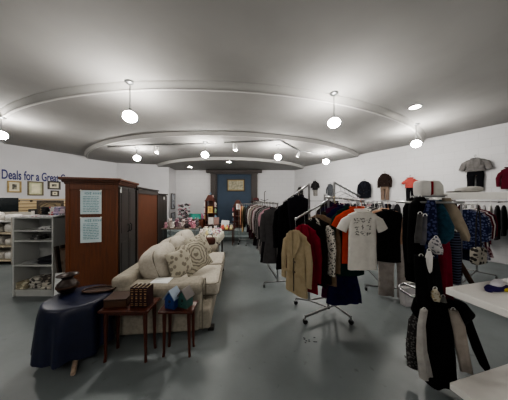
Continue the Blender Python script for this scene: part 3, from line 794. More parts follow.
# R1: front four way rack
R1 = thing('garment_rack', 'chrome four arm garment rack on casters carrying the tan blazer', 'clothes rack', (0, 0, 0))
PA, PB, PC, PD = (.77, 2.66), (1.07, 2.54), (.97, 2.48), (1.02, 2.74)
for (x, y), zt_ in ((PA, 1.73), (PB, 1.745), (PC, 1.53), (PD, 1.58)):
    MB().tube([(x, y, .09), (x, y, zt_)], .0155, 10).build('post', CHROME, R1)
b = MB()
for p, q in ((PA, PD), (PD, PB), (PB, PC), (PC, PA)):
    b.tube([(p[0], p[1], .1), (q[0], q[1], .1)], .014, 8)
b.build('base_frame', CHROME, R1)
for p, q in ((PC, (.62, 2.30)), (PB, (1.17, 2.29)), (PA, (.60, 2.73)), (PD, (1.24, 2.86))):
    MB().tube([(p[0], p[1], .1), (q[0], q[1], .09)], .014, 8).build('foot_bar', CHROME, R1)
    caster(R1, q[0], q[1])
MB().sup((PC[0], PC[1], .105), (.026, .026, .026), 1, 1, 12, 8).build('joint', CHROME, R1)
ARM = {'front left': ((PC[0], PC[1], 1.50), (.47, 2.13, 1.287)), 'front': ((PD[0], PD[1], 1.55), (1.17, 2.03, 1.49)),
       'back left': ((PA[0], PA[1], 1.72), (.46, 2.93, 1.47)), 'right': ((PB[0], PB[1], 1.735), (1.56, 2.82, 1.56))}
for k, (p, q) in ARM.items():
    p, q = Vector(p), Vector(q); d = (q - p).normalized()
    a = MB().tube([p, q], .0125, 8)
    a.sup(q, (.016, .016, .016), 1, 1, 10, 6)
    a.build('slanted_arm', CHROME, R1)
    if k == 'right':
        for i in range(5):
            c = p + (q - p) * (.25 + .17 * i)
            t = MB().tube([c + Vector((.019 * math.cos(x), 0, .019 * math.sin(x))) for x in [-.6 + (PI + .9) * j / 8 for j in range(9)]] + [c + Vector((0, 0, -.05)), c + Vector((0, 0, -.07))], .003, 5)
            t.tube([c + Vector((-.09, .02, -.11)), c + Vector((0, 0, -.07)), c + Vector((.09, -.02, -.11))], .004, 5)
            o = t.build('empty_hanger', STEEL); tag(o, 'empty metal hanger, %s from the post on the raised slanted arm' % ORD[i], 'hanger', 'empty hangers on the slanted arm')
def on_arm(k, s):
    p, q = Vector(ARM[k][0]), Vector(ARM[k][1]); d = q - p
    c = q - d.normalized() * s; return c, Vector((d.x, d.y, 0)).normalized()
R1G = 'clothes on the chrome four arm rack'
fl = [('blazer', .0, .32, .70, F('#988a70', col2='#897b60'), None, 'tan cotton blazer at the front tip of the slanted arm', .52),
      ('coat', .16, .34, .74, F('#761428', col2='#590d1e'), None, 'dark crimson jacket hanging right behind the tan blazer', .55),
      ('dress', .27, .34, .72, F('#171312', col2='#0d0b0b'), None, 'black sleeveless dress behind the crimson jacket', 0),
      ('coat', .37, .40, .74, F('#1d1715', col2='#110e0e'), BEADW, 'dark brown coat with white beaded edge on the front arm', .58),
      ('coat', .47, .42, .82, F('#75624f', col2='#5e4d3e'), None, 'taupe brown long coat behind the beaded coat', .60),
      ('sweater', .57, .34, .66, F('#2b2723', col2='#1b1816'), None, 'dark brown sweater nearest the post of the front arm', .52)]
for st, s, w, l, m, m2, lab, sl in fl:
    c, d = on_arm('front left', s)
    garment(st, lab, 'dress' if st == 'dress' else 'jacket', c, face_out(d) + random.uniform(-.06, .06), w, l, m, R1G, sl, m2, CHROME, top=.13)
TEE = F('#e2ded6', col2='#d4d0c8'); 
c, d = on_arm('front', .02)
tee = garment('tee', 'white short sleeved t-shirt with a dark sketched print', 't-shirt', c, face_out(d) - .2, .335, .64, TEE, R1G, .2, None, mat('#c46a52', 'plain', .5), top=.1)
g = MB(); random.seed(3)
for r_ in range(3):
    for q_ in range(3):
        cx, cz = -.082 + q_ * .066, -.21 - r_ * .068
        if r_ == 1 and q_ == 1:
            g.box((cx, -.054, cz), (.008, .004, .05)).box((cx, -.054, cz + .0), (.03, .004, .008), 0, RY(.6))
            continue
        for k in range(7):
            g.box((cx + random.uniform(-.022, .022), -.056, cz + random.uniform(-.024, .024)), (random.uniform(.006, .026), .004, random.uniform(.004, .011)), 0, RY(random.uniform(-1, 1)))
gp = g.build('printed_pattern', mat('#8b8883', 'plain', .9, col2='#6a6762'), tee)
MB().box((0, -.036, -.125), (.02, .003, .012)).build('neck_label', mat('#2a2a2a', 'plain', .9), tee)
fr_ = [('tee', .105, .36, .62, F('#b8452c', col2='#9c3824'), 'bright orange t-shirt just behind the white one', .2, 't-shirt'),
      ('sweater', .20, .37, .80, F('#14352f', col2='#0d2622'), 'long dark green sweater behind the orange t-shirt', .55, 'sweater'),
      ('dress', .31, .36, 1.2, F('#1a1740', col2='#12102c'), 'floor length navy blue gown behind the green sweater', .45, 'dress'),
      ('dress', .40, .38, 1.16, F('#4a1238', col2='#360c29'), 'long plum gown with its hem near the floor behind the navy one', 0, 'dress'),
      ('shirt', .49, .38, .7, F('#262140', col2='#1b1830'), 'deep purple blouse near the post of the front arm', .52, 'shirt'),
      ('sweater', .56, .35, .7, F('#3b3633', 'plain', '#2a2624'), 'charcoal knit top closest to the post, its collar standing above the others', .5, 'sweater')]
for st, s, w, l, m, lab, sl, cat in fr_:
    c, d = on_arm('front', s)
    garment(st, lab, cat, c, face_out(d) + random.uniform(-.06, .06) - .12, w, l, m, R1G, sl, None, mat('#cfc07a', 'plain', .5) if s in (.49,) else WHITEP, top=.085 if s < .55 else .06)
bl = [('sweater', .2, .37, .76, F('#101014', col2='#09090c'), 'black sweater hanging high under the raised left arm', .6, .0, 'sweater'),
      ('coat', .08, .36, .98, F('#141317', col2='#0c0c0e'), 'long black coat at the far tip of the raised left arm', .6, .1, 'coat'),
      ('dress', .29, .40, .95, F('#1d1c22', col2='#121217'), 'charcoal dress between the black sweater and the rack post', .0, .15, 'dress')]
for st, s, w, l, m, lab, sl, ya, cat in bl:
    c, d = on_arm('back left', s)
    garment(st, lab, cat, c, .25 + ya, w, l, m, R1G, sl, None, WHITEP, top=.06)
gm = [('shirt', .12, .42, .7, F('#b8a58e', col2='#a3917c'), 'pale peach shirt under the raised right arm', .5), ('coat', .36, .44, .9, F('#1c1b1e', col2='#101012'), 'black coat at the end of the raised right arm', .55)]

# R6: long straight rack along the aisle
def straight_rack(label, A, B, z, zl=None, posts=(0.02, .98), feet=.24, mid=False):
    A, B = Vector((A[0], A[1], 0)), Vector((B[0], B[1], 0)); d = (B - A); L = d.length; yaw = math.atan2(d.y, d.x)
    t = thing('garment_rack', label, 'clothes rack', A, yaw)
    MB().tube([(L * posts[0] - .02, 0, z), (L * posts[-1] + .02, 0, z)], .0135, 10).build('rail', CHROME, t)
    for k in posts:
        x = L * k
        MB().tube([(x, 0, .09), (x, 0, z)], .0135, 10).build('post', CHROME, t)
        MB().tube([(x, -feet, .09), (x, feet, .09)], .0135, 8).build('foot_bar', CHROME, t)
        caster(t, x, -feet); caster(t, x, feet)
    MB().tube([(L * posts[0], 0, .12), (L * posts[-1], 0, .12)], .012, 8).build('base_bar', CHROME, t)
    return A, d.normalized(), L, yaw
random.seed(21)
A6, d6, L6, y6 = straight_rack('long chrome garment rack running beside the aisle', (.40, 3.35), (-.02, 6.2), 1.44, posts=(-.02, 1.0))
PAL6 = [('dark grey tweed', '#4a4849', 'coat', .98, .55), ('black', '#131216', 'dress', 1.0, 0), ('pale pink', '#b08a94', 'shirt', .5, .3), ('charcoal', '#2d2c2f', 'coat', .95, .55), ('grey tweed', '#6d6a68', 'coat', .95, .55),
        ('charcoal', '#353437', 'blazer', .8, .55), ('silver grey', '#8d8a87', 'coat', .92, .55), ('black', '#1a191c', 'blazer', .8, .55), ('grey checked', '#5c5957', 'shirt', .75, .55), ('dark grey', '#434144', 'coat', .9, .55),
        ('mauve grey', '#77696f', 'shirt', .72, .52), ('pale grey', '#a3a09d', 'shirt', .72, .52), ('black', '#1b191c', 'dress', .95, 0), ('rose', '#a2808a', 'shirt', .66, .5), ('dark brown', '#37291f', 'coat', .88, .55),
        ('grey', '#7b7876', 'sweater', .66, .52), ('black', '#161518', 'blazer', .8, .55), ('ivory', '#b5b0a6', 'shirt', .7, .52), ('maroon', '#3c1a22', 'coat', .88, .55), ('dark grey', '#3a383a', 'dress', .9, 0),
        ('stone', '#8f8679', 'shirt', .7, .5), ('black', '#181719', 'coat', .9, .55), ('wine', '#43202b', 'dress', .9, 0), ('white', '#c4c1bd', 'shirt', .68, .5), ('black', '#1a181b', 'sweater', .66, .52),
        ('dusty pink', '#a38289', 'shirt', .66, .5), ('dark maroon', '#34161d', 'coat', .88, .55), ('black', '#171618', 'blazer', .8, .55), ('grey', '#6f6c6a', 'shirt', .7, .5), ('dark plum', '#331d2c', 'dress', .86, 0),
        ('black', '#18171a', 'coat', .88, .55), ('brown', '#3d2c23', 'blazer', .78, .55)]
n6 = len(PAL6)
for i, (cn, col, st, l, sl) in enumerate(PAL6):
    s = .09 + (L6 - .18) * i / (n6 - 1)
    p = A6 + d6 * s; p.z = 1.44
    kind = 'print' if 'checked' in cn else 'cloth'
    garment(st, '%s %s, %s from the near end of the long aisle rack' % (cn, {'coat': 'long coat'}.get(st, st), ORD[i]), st, p, y6 - PI / 2 + PI + random.uniform(-.12, .12) if False else random.uniform(-.1, .18) + .14, .43, l * random.uniform(.95, 1.04),
            F(col, kind, None if kind == 'cloth' else '#2f2d2c', 14 if kind == 'cloth' else 40), 'clothes along the long aisle rack', sl, None, [WHITEP, STEEL, BLACKP][i % 3], detail=i < 14)
garment('jeans', 'faded blue jeans hanging low near the front of the aisle rack', 'jeans', (.36, 3.26, 1.0) if False else (.345, 3.385 - .0, 1.44), .2, .38, 1.18, F('#3c6880', col2='#2c5168'), 'clothes along the long aisle rack') if False else None
jn = thing('rack_hook', 'black metal display hook standing on the aisle rack rail', 'hook', (.24, 4.4, 1.4535))
MB().tube([(0, 0, 0), (0, 0, .2), (.01, 0, .24), (.035, 0, .25)], .008, 6).build('stem', BLACKP, jn)
MB().tube([(-.09, 0, .06), (0, 0, .03), (.09, 0, .06)], .007, 6).build('cross_bar', BLACKP, jn)
ht = thing('hat', 'dark maroon felt hat resting on the rail at the far end of the aisle rack', 'hat', (.06, 5.9, 1.4535), .3)
MB().lathe([(.001, .008), (.2, .0), (.205, .006), (.1, .016), (.095, .09), (.06, .11), (.001, .112)], n=22).build('hat_body', F('#3a1c1c'), ht)
MB().lathe([(.103, .018), (.1, .05)], n=22, c0=False, c1=False).build('hat_band', BLACKP, ht)

# R7: cross rack in front of the stage
A7, d7, L7, y7 = straight_rack('short chrome rack standing across the aisle by the stage step', (-.50, 6.62), (.30, 6.62), 1.36, posts=(-.03, 1.0))
PAL7 = [('peach', '#b98a70'), ('sand', '#a58f6e'), ('dark olive', '#33332a'), ('teal', '#3e5a58'), ('black', '#1b1a1c'), ('rust', '#6b3326'), ('navy', '#232a40'), ('pale grey', '#8f9092'), ('slate blue', '#46566a'), ('coral', '#a86a5c'), ('black velvet', '#141316'), ('maroon', '#3a1820')]
for i, (cn, col) in enumerate(PAL7):
    p = A7 + d7 * (.05 + .062 * i); p.z = 1.36
    st = ('shirt', 'dress', 'sweater')[i % 3]
    garment(st, '%s %s, %s from the left on the cross rack by the stage' % (cn, st, ORD[i]), st, p, PI / 2 + random.uniform(-.08, .08), .42, (.62, .85, .7)[i % 3], F(col), 'clothes on the cross rack by the stage', .5 if st != 'dress' else 0, None, WHITEP, detail=False)

# R2: straight rack behind the white t-shirt
A2, d2, L2, y2 = straight_rack('chrome rack of hangers behind the white t-shirt', (2.03, 2.86), (2.45, 4.5), 1.45, posts=(.14, 1.02))
p = A2 + d2 * .02; p.z = 1.45
ou = garment('vest', 'black sleeveless top hung over grey trousers as one outfit', 'outfit', p, -.30, .38, .78, F('#121215', col2='#0e0e12'), None, 0, None, mat('#b98d72', 'plain', .5), name='clothes_outfit', top=.1)
t = MB(); trouser_lofts(t, .62, .79, .50, .4, .012); to = t.build('trousers', F('#b0a8a3', col2='#989089'), ou)
to.location = (.10, .02, 0)
PAL2 = [('peach', '#b8937b', 'shirt'), ('white floral', '#b9b6b0', 'shirt'), ('black', '#18171a', 'coat'), ('grey', '#6b6a69', 'sweater'), ('black', '#141316', 'coat'), ('dark navy', '#1c2030', 'coat'), ('white', '#c4c3bf', 'shirt'), ('black', '#1a191c', 'dress'), ('pale grey', '#9b9a98', 'sweater'), ('black', '#161518', 'coat'), ('silver', '#a8a8a8', 'shirt'), ('charcoal', '#2e2d30', 'coat'), ('black', '#18171a', 'sweater'), ('grey', '#757472', 'shirt')]
for i, (cn, col, st) in enumerate(PAL2):
    p = A2 + d2 * (.14 + .108 * i); p.z = 1.45
    garment(st, '%s %s, %s behind the black sleeveless top on its rack' % (cn, st, ORD[i]), st, p, -.26 + random.uniform(-.08, .08), .38, (.62, .8, .95)[i % 3], F(col, 'print' if 'floral' in cn else 'cloth', '#77736e' if 'floral' in cn else None, 22), 'clothes behind the black sleeveless top', .5 if st != 'dress' else 0, None, (WHITEP, STEEL)[i % 2], detail=False)
sb = thing('shopping_bag', 'white shopping bag with a magenta panel on the floor under the black coats', 'bag', (2.22, 2.68, 0), .2)
MB().poly([(-.09, 0, 0), (.09, 0, 0), (.12, 0, .25), (-.12, 0, .26)], .09, (0, 1, 0)).build('bag_body', mat('#c9c6c6', 'plain', .6), sb)
MB().poly([(.0, -.002, .02), (.07, -.002, .03), (.09, -.002, .2), (.05, -.002, .16)], .002, (0, -1, 0)).build('printed_panel', mat('#8a2350', 'plain', .6), sb)
MB().tube([(-.05, .03, .25), (-.04, .03, .33), (.04, .03, .33), (.05, .03, .25)], .005, 6).build('bag_handle', WHITEP, sb)

# ---- R3: two tier accessory rack by the counter
R3 = thing('accessory_rack', 'tall two tier accessory stand crowded with dark clothes beside the counter', 'clothes rack', (1.64, 1.80, 0))
MB().tube([(0, 0, .05), (0, 0, 1.52)], .02, 12).build('post', CHROME, R3)
MB().tube([(-.22, -.02, .03), (.22, .02, .03)], .014, 8).tube([(.02, -.2, .03), (-.02, .22, .03)], .014, 8).build('base', CHROME, R3)
for z, r_ in ((1.48, .23), (.62, .21)):
    MB().tube([(r_ * math.cos(2 * PI * k / 28), r_ * math.sin(2 * PI * k / 28), z) for k in range(29)], .011, 8).build('hoop', CHROME, R3)
    for k in range(4):
        a = k * PI / 2 + .3
        MB().tube([(0, 0, z), (r_ * math.cos(a), r_ * math.sin(a), z)], .009, 8).build('spoke', CHROME, R3)
MB().lathe([(.001, .0), (.12, .0), (.125, .015), (.12, .015), (.116, .006), (.001, .006)], (0, 0, 1.525), 28).build('top_tray', STEEL, R3)
def r3(ang, z=1.48, r_=.23): return Vector((1.64 + r_ * math.cos(ang), 1.80 + r_ * math.sin(ang), z))
R3G = 'clothes hung on the two tier accessory stand'
def hungloft(name, label, cat, path, m, group=R3G, n=16, amp=.006, loop=True):
    """path: (x, y, z, half width, half thickness, yaw) world points from the hanging point down"""
    o0 = Vector(path[0][:3]); mb = MB(); rings = []
    N = 12
    global NG
    NG += 1
    for i in range(N + 1):
        f = i / N * (len(path) - 1); k = min(int(f), len(path) - 2); u = f - k
        x, y, z, hw, ht, yw = [lerp(path[k][j], path[k + 1][j], u) for j in range(6)]
        ring = []
        for q in range(n):
            a = 2 * PI * q / n
            lx, ly = hw * math.cos(a), ht * math.sin(a) + amp * (i / N) * math.sin(4 * math.cos(a) + NG)
            ring.append(Vector((x, y, z)) - o0 + RZ(yw) @ Vector((lx, ly, 0)))
        rings.append(ring)
    mb.loft(rings)
    o = mb.build(name, m, None, o0); tag(o, label, cat, group)
    if loop:
        MB().tube([Vector((.016 * math.cos(a), 0, .002 + .016 * math.sin(a))) for a in [2 * PI * k / 12 for k in range(13)]], .003, 5).build('hanging_loop', WHITEP, o)
    return o
def PP(px, py, Y): v = P(px, py, Y); return (v.x, v.y, v.z)
def hl(name, label, cat, pts, m, yaw=0, amp=.006, loop=True, n=16):
    # pts: (px, py, Y, half width m, half thickness m)
    return hungloft(name, label, cat, [PP(a, b, c) + (d, e, yaw) for a, b, c, d, e in pts], m, R3G, n, amp, loop)
hl('coat', 'black coat on the left of the two tier stand', 'coat', [(412, 198, 1.78, .03, .03), (410, 208, 1.77, .07, .05), (410, 240, 1.76, .08, .05), (412, 280, 1.75, .06, .05)], F('#0d0d10', col2='#060608'), .3, .022, True, 26)
hl('jacket', 'black jacket behind the gloves, its shoulders at the top of the stand', 'jacket', [(420, 197, 1.70, .03, .03), (419, 205, 1.69, .085, .05), (418, 240, 1.68, .095, .06), (418, 262, 1.67, .09, .06)], F('#0c0c0e', col2='#060607'), -.1, .022, True, 26)
hl('dress', 'black dress at the middle of the two tier stand behind the navy scarf', 'dress', [(432, 200, 1.78, .05, .04), (432, 215, 1.77, .10, .05), (433, 260, 1.76, .11, .06), (434, 306, 1.76, .12, .07)], F('#0e0e12', col2='#070709'), 0, .014, True, 28)
hl('scarf', 'navy and lilac patterned scarf above the red one', 'scarf', [(431, 200, 1.62, .025, .03), (430, 215, 1.6, .055, .035), (431, 245, 1.59, .06, .03), (432, 258, 1.58, .045, .02)], F('#3a4062', 'print', '#171b33', 40), .1, .016)
hl('quilted_scarf', 'teal quilted scarf bunched to the right of the navy patterned scarf', 'scarf', [(437, 200, 1.66, .02, .03), (441, 212, 1.63, .04, .045), (446, 226, 1.6, .055, .05), (446, 236, 1.59, .05, .045), (440, 243, 1.59, .03, .03)], F('#24404e', 'cloth', '#162a35', 40), .1, .016)
hl('shawl', 'beige shawl draped diagonally at the right of the stand', 'shawl', [(446, 198, 1.72, .03, .025), (452, 210, 1.72, .055, .025), (459, 226, 1.73, .06, .022), (465, 236, 1.74, .04, .02), (467, 241, 1.74, .02, .012)], F('#8a8070', col2='#776d60'), -.2, .018)
hl('scarf', 'long crimson scarf hanging in the middle of the stand', 'scarf', [(444, 236, 1.6, .03, .02), (444, 250, 1.58, .05, .025), (444, 280, 1.57, .058, .025), (444, 304, 1.56, .062, .025)], F('#5e0c20', col2='#480817'), 0, .018)
hl('sock', 'single long white sock pinned to the front of the stand', 'sock', [(429, 251, 1.52, .014, .012), (429, 256, 1.515, .028, .016), (428.5, 266, 1.51, .03, .016), (428.5, 271, 1.51, .026, .014), (428, 274, 1.51, .012, .008)], F('#c4c2c0', col2='#b5b3b1'), 0, 0)
hl('glove', 'long dark grey glove dangling at the upper left front', 'glove', [(420, 214, 1.53, .02, .014), (419, 226, 1.525, .024, .016), (418, 238, 1.52, .03, .016), (417, 243, 1.52, .02, .012)], F('#4b4a4a', col2='#353434'), 0, .002)
hl('glove', 'shorter grey glove hanging beside the long dark grey one', 'glove', [(425, 216, 1.535, .016, .012), (424, 230, 1.53, .022, .014), (423, 241, 1.53, .026, .014), (422.5, 245, 1.53, .016, .01)], F('#55555a', col2='#3a3a40'), 0, .002)
hl('knit_cap', 'grey and white knitted cap above the white sock', 'cap', [(436, 238, 1.53, .02, .02), (435, 243, 1.525, .045, .035), (436, 249, 1.525, .05, .04), (438, 254, 1.53, .03, .025)], F('#55555c', 'print', '#a7a5a5', 50), .2)
hl('leggings', 'dark blue striped leggings right of the crimson scarf', 'leggings', [(455, 232, 1.64, .03, .02), (455, 245, 1.64, .045, .022), (456, 262, 1.64, .04, .022), (456, 284, 1.63, .034, .02)], F('#14151f', 'stripe', '#3d4252', 14), -.2)
hl('leather_strap', 'brown leather strap slanting out at the lower right', 'belt', [(456, 256, 1.66, .018, .012), (463, 268, 1.68, .022, .012), (471, 282, 1.7, .022, .012), (476, 290, 1.7, .018, .01)], F('#3c2c22', 'plain', '#2a1e17'), -.3, 0)
hl('skirt', 'black pleated skirt across the lower front of the upper tier', 'skirt', [(421, 256, 1.56, .04, .05), (422, 270, 1.55, .055, .06), (424, 290, 1.54, .055, .06), (425, 308, 1.53, .06, .06)], F('#0c0c0f', col2='#060607'), .1, .024, True, 28)
hl('blouse', 'black ruffled blouse hanging between the white sock and crimson scarf', 'blouse', [(433, 258, 1.56, .03, .03), (433, 272, 1.55, .05, .04), (434, 290, 1.55, .055, .04), (434, 304, 1.54, .05, .04)], F('#121216', col2='#0a0a0d'), .1, .012)
hl('cloth_pouch', 'small beige patterned pouch hanging below the black blouse', 'pouch', [(435, 289, 1.49, .012, .01), (435, 292, 1.485, .03, .022), (435.5, 297, 1.485, .036, .026), (436, 301, 1.485, .02, .016)], F('#988a6c', 'print', '#c9c2b0', 40), 0)
hl('ankle_sock', 'rolled grey ankle sock below the crimson scarf', 'sock', [(443, 297, 1.50, .014, .014), (443, 302, 1.495, .03, .022), (442, 308, 1.495, .036, .024), (440, 312, 1.495, .024, .016)], F('#8b8986', col2='#75736f'), 0)
hl('scarf', 'black and wine scarf behind the beige shawl', 'scarf', [(452, 200, 1.86, .03, .02), (453, 225, 1.86, .06, .025), (454, 250, 1.85, .06, .025), (455, 275, 1.85, .06, .02)], F('#1b1118', col2='#2d1320'), -.3)
# lower tier
def low(ang): return r3(ang, .62, .21)
hl('blouse', 'grey lace edged blouse at the left of the lower tier', 'blouse', [(420, 310, 1.62, .03, .03), (415, 320, 1.6, .055, .04), (412, 345, 1.59, .05, .04), (413, 366, 1.58, .045, .03)], F('#6d6b69', 'print', '#383636', 60), .4, .014)
hl('trousers', 'pale grey trousers on the left of the lower tier', 'trousers', [(424, 310, 1.46, .03, .02), (421, 325, 1.45, .034, .022), (421, 350, 1.445, .044, .026), (425, 376, 1.44, .056, .03)], F('#a5a29e', col2='#8d8a86'), .3, .012)
hl('dress', 'wide black gown filling the middle of the lower tier', 'dress', [(440, 300, 1.52, .05, .06), (438, 318, 1.52, .08, .07), (438, 350, 1.51, .095, .08), (438, 381, 1.505, .105, .08)], F('#09090b', col2='#040405'), 0, .02, True, 32)
hl('trousers', 'light taupe trouser leg on the right of the lower tier', 'trousers', [(453, 310, 1.44, .03, .02), (458, 325, 1.45, .045, .024), (462, 350, 1.46, .044, .024), (466, 371, 1.47, .042, .022)], F('#989088', col2='#827b74'), -.2, .01)
hl('stocking', 'black stocking hanging outermost at the right of the lower tier', 'stocking', [(463, 308, 1.58, .03, .02), (470, 328, 1.6, .034, .022), (478, 350, 1.62, .038, .022), (485, 366, 1.63, .034, .02), (487, 371, 1.63, .016, .01)], F('#0f0f12', col2='#070708'), -.3, .004)
hl('cardigan', 'black cardigan gathered over the top of the lower tier', 'cardigan', [(436, 296, 1.6, .1, .08), (440, 302, 1.59, .2, .12), (443, 312, 1.59, .25, .13), (443, 319, 1.59, .22, .1)], F('#0c0c0e', col2='#050506'), .05, .014, False, 32)
# things on top tray
tb = thing('folded_shirt', 'white folded shirt with a red stripe on top of the stand', 'shirt', (1.585, 1.79, 1.5315), .1)
MB().sup((0, 0, .075), (.06, .05, .075), .4, .45, 24, 10).build('shirt_body', F('#c9c7c3', col2='#bab8b4'), tb)
MB().box((.05, -.046, .075), (.02, .014, .13), .004).build('red_stripe', F('#7a1a22'), tb)
cp = thing('cap', 'pale grey cap on top of the stand, right of the folded shirt', 'cap', (1.70, 1.80, 1.5315), -.3)
MB().lathe([(.066, 0), (.072, .04), (.068, .10), (.045, .145), (.001, .155)], n=20, c0=True).build('crown', F('#b9b8b2', col2='#a3a29c'), cp)
MB().sup((0, -.08, .012), (.055, .06, .008), .6, .9, 20, 6).build('peak', F('#a9a8a2'), cp)

# ---- white display board above the rack on the right
WB = thing('display_shelf', 'long white display board running above the crowded stand to the right edge', 'shelf', (2.36, 2.45, 0), math.atan2(-.62, .98))
MB().box((.75, .12, 1.55), (1.5, .26, .085), .006).build('shelf_board', mat('#ecebe6', 'plain', .5, col2='#e4e3de'), WB)
for x in (.06, 1.45):
    MB().tube([(x, .14, 0), (x, .14, 1.51)], .02, 10).build('post', STEEL, WB)
yt = thing('shelf_sign', 'yellow strip hanging under the white display board', 'sign', (2.98, 2.06, 1.4925), math.atan2(-.62, .98))
MB().box((0, 0, -.012), (.22, .012, .02), .003).build('strip', mat('#c9a65c', 'plain', .5), yt)
MB().box((-.06, 0, -.001), (.01, .01, .006)).box((.06, 0, -.001), (.01, .01, .006)).build('clip', STEEL, yt)
ht = thing('hat', 'pale grey flat cap lying on the white display board', 'hat', Vector((2.36, 2.45, 0)) + RZ(math.atan2(-.62, .98)) @ Vector((.30, .13, 1.5925)), -.3)
MB().sup((.02, 0, .035), (.13, .09, .035), .8, .9, 24, 10).sup((.06, 0, .05), (.09, .08, .03), .9, .9, 20, 8).build('hat_crown', F('#a5a39e', col2='#918f8a'), ht)
MB().sup((-.13, 0, .012), (.07, .07, .01), .7, .9, 20, 6).build('hat_peak', F('#6f6d69'), ht)

# ---- R4: rack of prints behind the board; R5: rail along the right wall
A4, d4, L4, y4 = straight_rack('chrome rack of printed blouses behind the white board', (3.45, 3.15), (4.35, 3.72), 1.42, posts=(-.05, 1.06))
PAL4 = [('royal blue print', '#474e6a', '#1b2039', 'print'), ('navy', '#1a1d30', None, 'cloth'), ('blue and white print', '#7f8496', '#262d49', 'print'), ('grey floral', '#8f8e94', '#4a4950', 'print'), ('lilac grey print', '#8e8b97', '#4d4a58', 'print'), ('dark red', '#4e1420', None, 'cloth'), ('white', '#b9b6b2', None, 'cloth'), ('wine print', '#5c2230', '#a88e92', 'print'), ('dark plum', '#2c1824', None, 'cloth'), ('crimson', '#5d1626', None, 'cloth')]
for i, (cn, col, c2, kd) in enumerate(PAL4):
    p = A4 + d4 * (.07 + .102 * i); p.z = 1.42
    st = ('shirt', 'dress')[i % 3 == 1]
    garment(st, '%s %s, %s from the left on the rack under the white board' % (cn, 'blouse' if st == 'shirt' else 'dress', ORD[i]), 'blouse' if st == 'shirt' else 'dress', p, y4 - PI / 2 + PI + random.uniform(-.1, .1) + PI if False else y4 - PI / 2 + random.uniform(-.12, .12), .40, (.66, .85, .72)[i % 3], F(col, kd, c2, 34), 'printed clothes under the white board', .45 if st == 'shirt' else 0, None, WHITEP, detail=False)
fb = thing('tote_bag', 'black and cream floral tote bag hanging low behind the stand', 'bag', (3.46, 2.93, .52), .3)
MB().sup((0, 0, .12), (.14, .05, .13), .4, .4, 24, 10).build('bag_body', F('#2e2c2a', 'print', '#9a958b', 16), fb)
MB().tube([(-.07, 0, .22), (-.05, 0, .7), (0, .0, .895), (.05, 0, .7), (.07, 0, .22)], .008, 6).build('hanging_strap', F('#2e2c2a'), fb)
wp = MB().poly([(-.12, 0, .0), (.12, 0, .01), (.13, 0, .34), (-.11, 0, .36)], .07, (0, 1, 0)).build('white_bag', mat('#c3c1be', 'plain', .7), None, (3.62, 3.02, .36), -.1) if False else None
wd_ = garment('skirt', 'white skirt hanging beneath the dark red blouse', 'skirt', A4 + d4 * .53 + Vector((.0, .0, 1.42)), y4 - PI / 2, .26, .86, F('#bcb9b5', col2='#aaa7a3'), 'printed clothes under the white board')
# wall rail
def wp_(t, off, z): q = WA + WD * t + WN * off; return Vector((q.x, q.y, z))
WR = thing('wall_rail', 'long chrome clothes rail fixed along the right wall', 'clothes rail', (0, 0, 0))
MB().tube([wp_(.9, .34, 1.46), wp_(7.4, .34, 1.46)], .0135, 10).build('rail', CHROME, WR)
for k in range(8):
    t_ = 1.0 + k * .9
    MB().tube([wp_(t_, .0, 1.46), wp_(t_, .34, 1.46)], .01, 8).sup(wp_(t_, .006, 1.46), (.03, .03, .03), 1, 1, 10, 6).build('wall_bracket', CHROME, WR)
PAL5 = [('black', '#17161a'), ('grey', '#6b6a6c'), ('white', '#bdbbb8'), ('navy', '#20243a'), ('black', '#141317'), ('silver', '#949496'), ('charcoal', '#2b2a2d'), ('maroon', '#40151f'), ('pale pink', '#ab8d90'), ('dark grey', '#3d3c3f')]
nw = 0
random.seed(77)
for a_, b_, where in ((2.0, 4.5, 'far stretch'), (5.35, 7.25, 'near stretch')):
    k = 0; t_ = a_
    while t_ < b_:
        cn, col = PAL5[(nw * 3 + k) % 10] if where == 'far stretch' else PAL5[(k * 7 + 2) % 10]
        st = ('shirt', 'coat', 'shirt', 'sweater', 'dress')[(k + nw) % 5]
        garment(st, '%s %s, %s from the stage end of the %s of the wall rail' % (cn, st, ORD[k], where), st, wp_(t_, .34, 1.46), WYAW + PI / 2 + random.uniform(-.12, .12), .42, {'shirt': .62, 'coat': .85, 'sweater': .62, 'dress': .85}[st] * random.uniform(.9, 1.1), F(col), 'clothes on the wall rail', .5 if st != 'dress' else 0, None, WHITEP, detail=False)
        t_ += random.uniform(.085, .11); k += 1
    nw += 5

# ---- clothes displayed on the right wall
def wallwear(style, label, cat, px, py0, py1, wpx, m, m2=None, sl=.5, trou=None, mt=None, at=None):
    q = on_wall(px, py0, .075) if at is None else at
    k = q.y / FPX
    H = (py1 - py0) * k
    cosw = abs(WN.x * 0 + 1)
    w = wpx * k * .6
    hk = MB().tube([(0, .0, 0), (0, .07, .0)], .006, 6)
    top = H if trou is None else H * trou
    o = garment(style, label, cat, q, WYAW + PI if False else wall_yaw, w, top - .06, m, 'clothes displayed high on the right wall', sl * top if sl else 0, m2, BLACKP, top=.06)
    hk.build('wall_hook', STEEL, o)
    if trou:
        t = MB(); trouser_lofts(t, top - .06, H - top + .06, w * .9, .3); tr = t.build('trousers', mt, o); tr.location = (0, .03, 0)
    return o
wall_yaw = face_out(WN)
wallwear('sweater', 'small grey top high on the far wall above the aisle rack', 'sweater', 301, 186, 198, 9, F('#5a5856', 'print', '#2e2d2c', 12), None, .6)
wallwear('shirt', 'dark top over pale grey trousers, second outfit from the stage on the wall', 'outfit', 316, 180, 196, 10, F('#2b2a2b'), None, .65, .62, F('#8d8b88'))
wallwear('sweater', 'grey knit dress on the wall behind the four arm rack', 'dress', 331, 183, 199, 10, F('#4f5256', col2='#3a3d40'), None, .5)
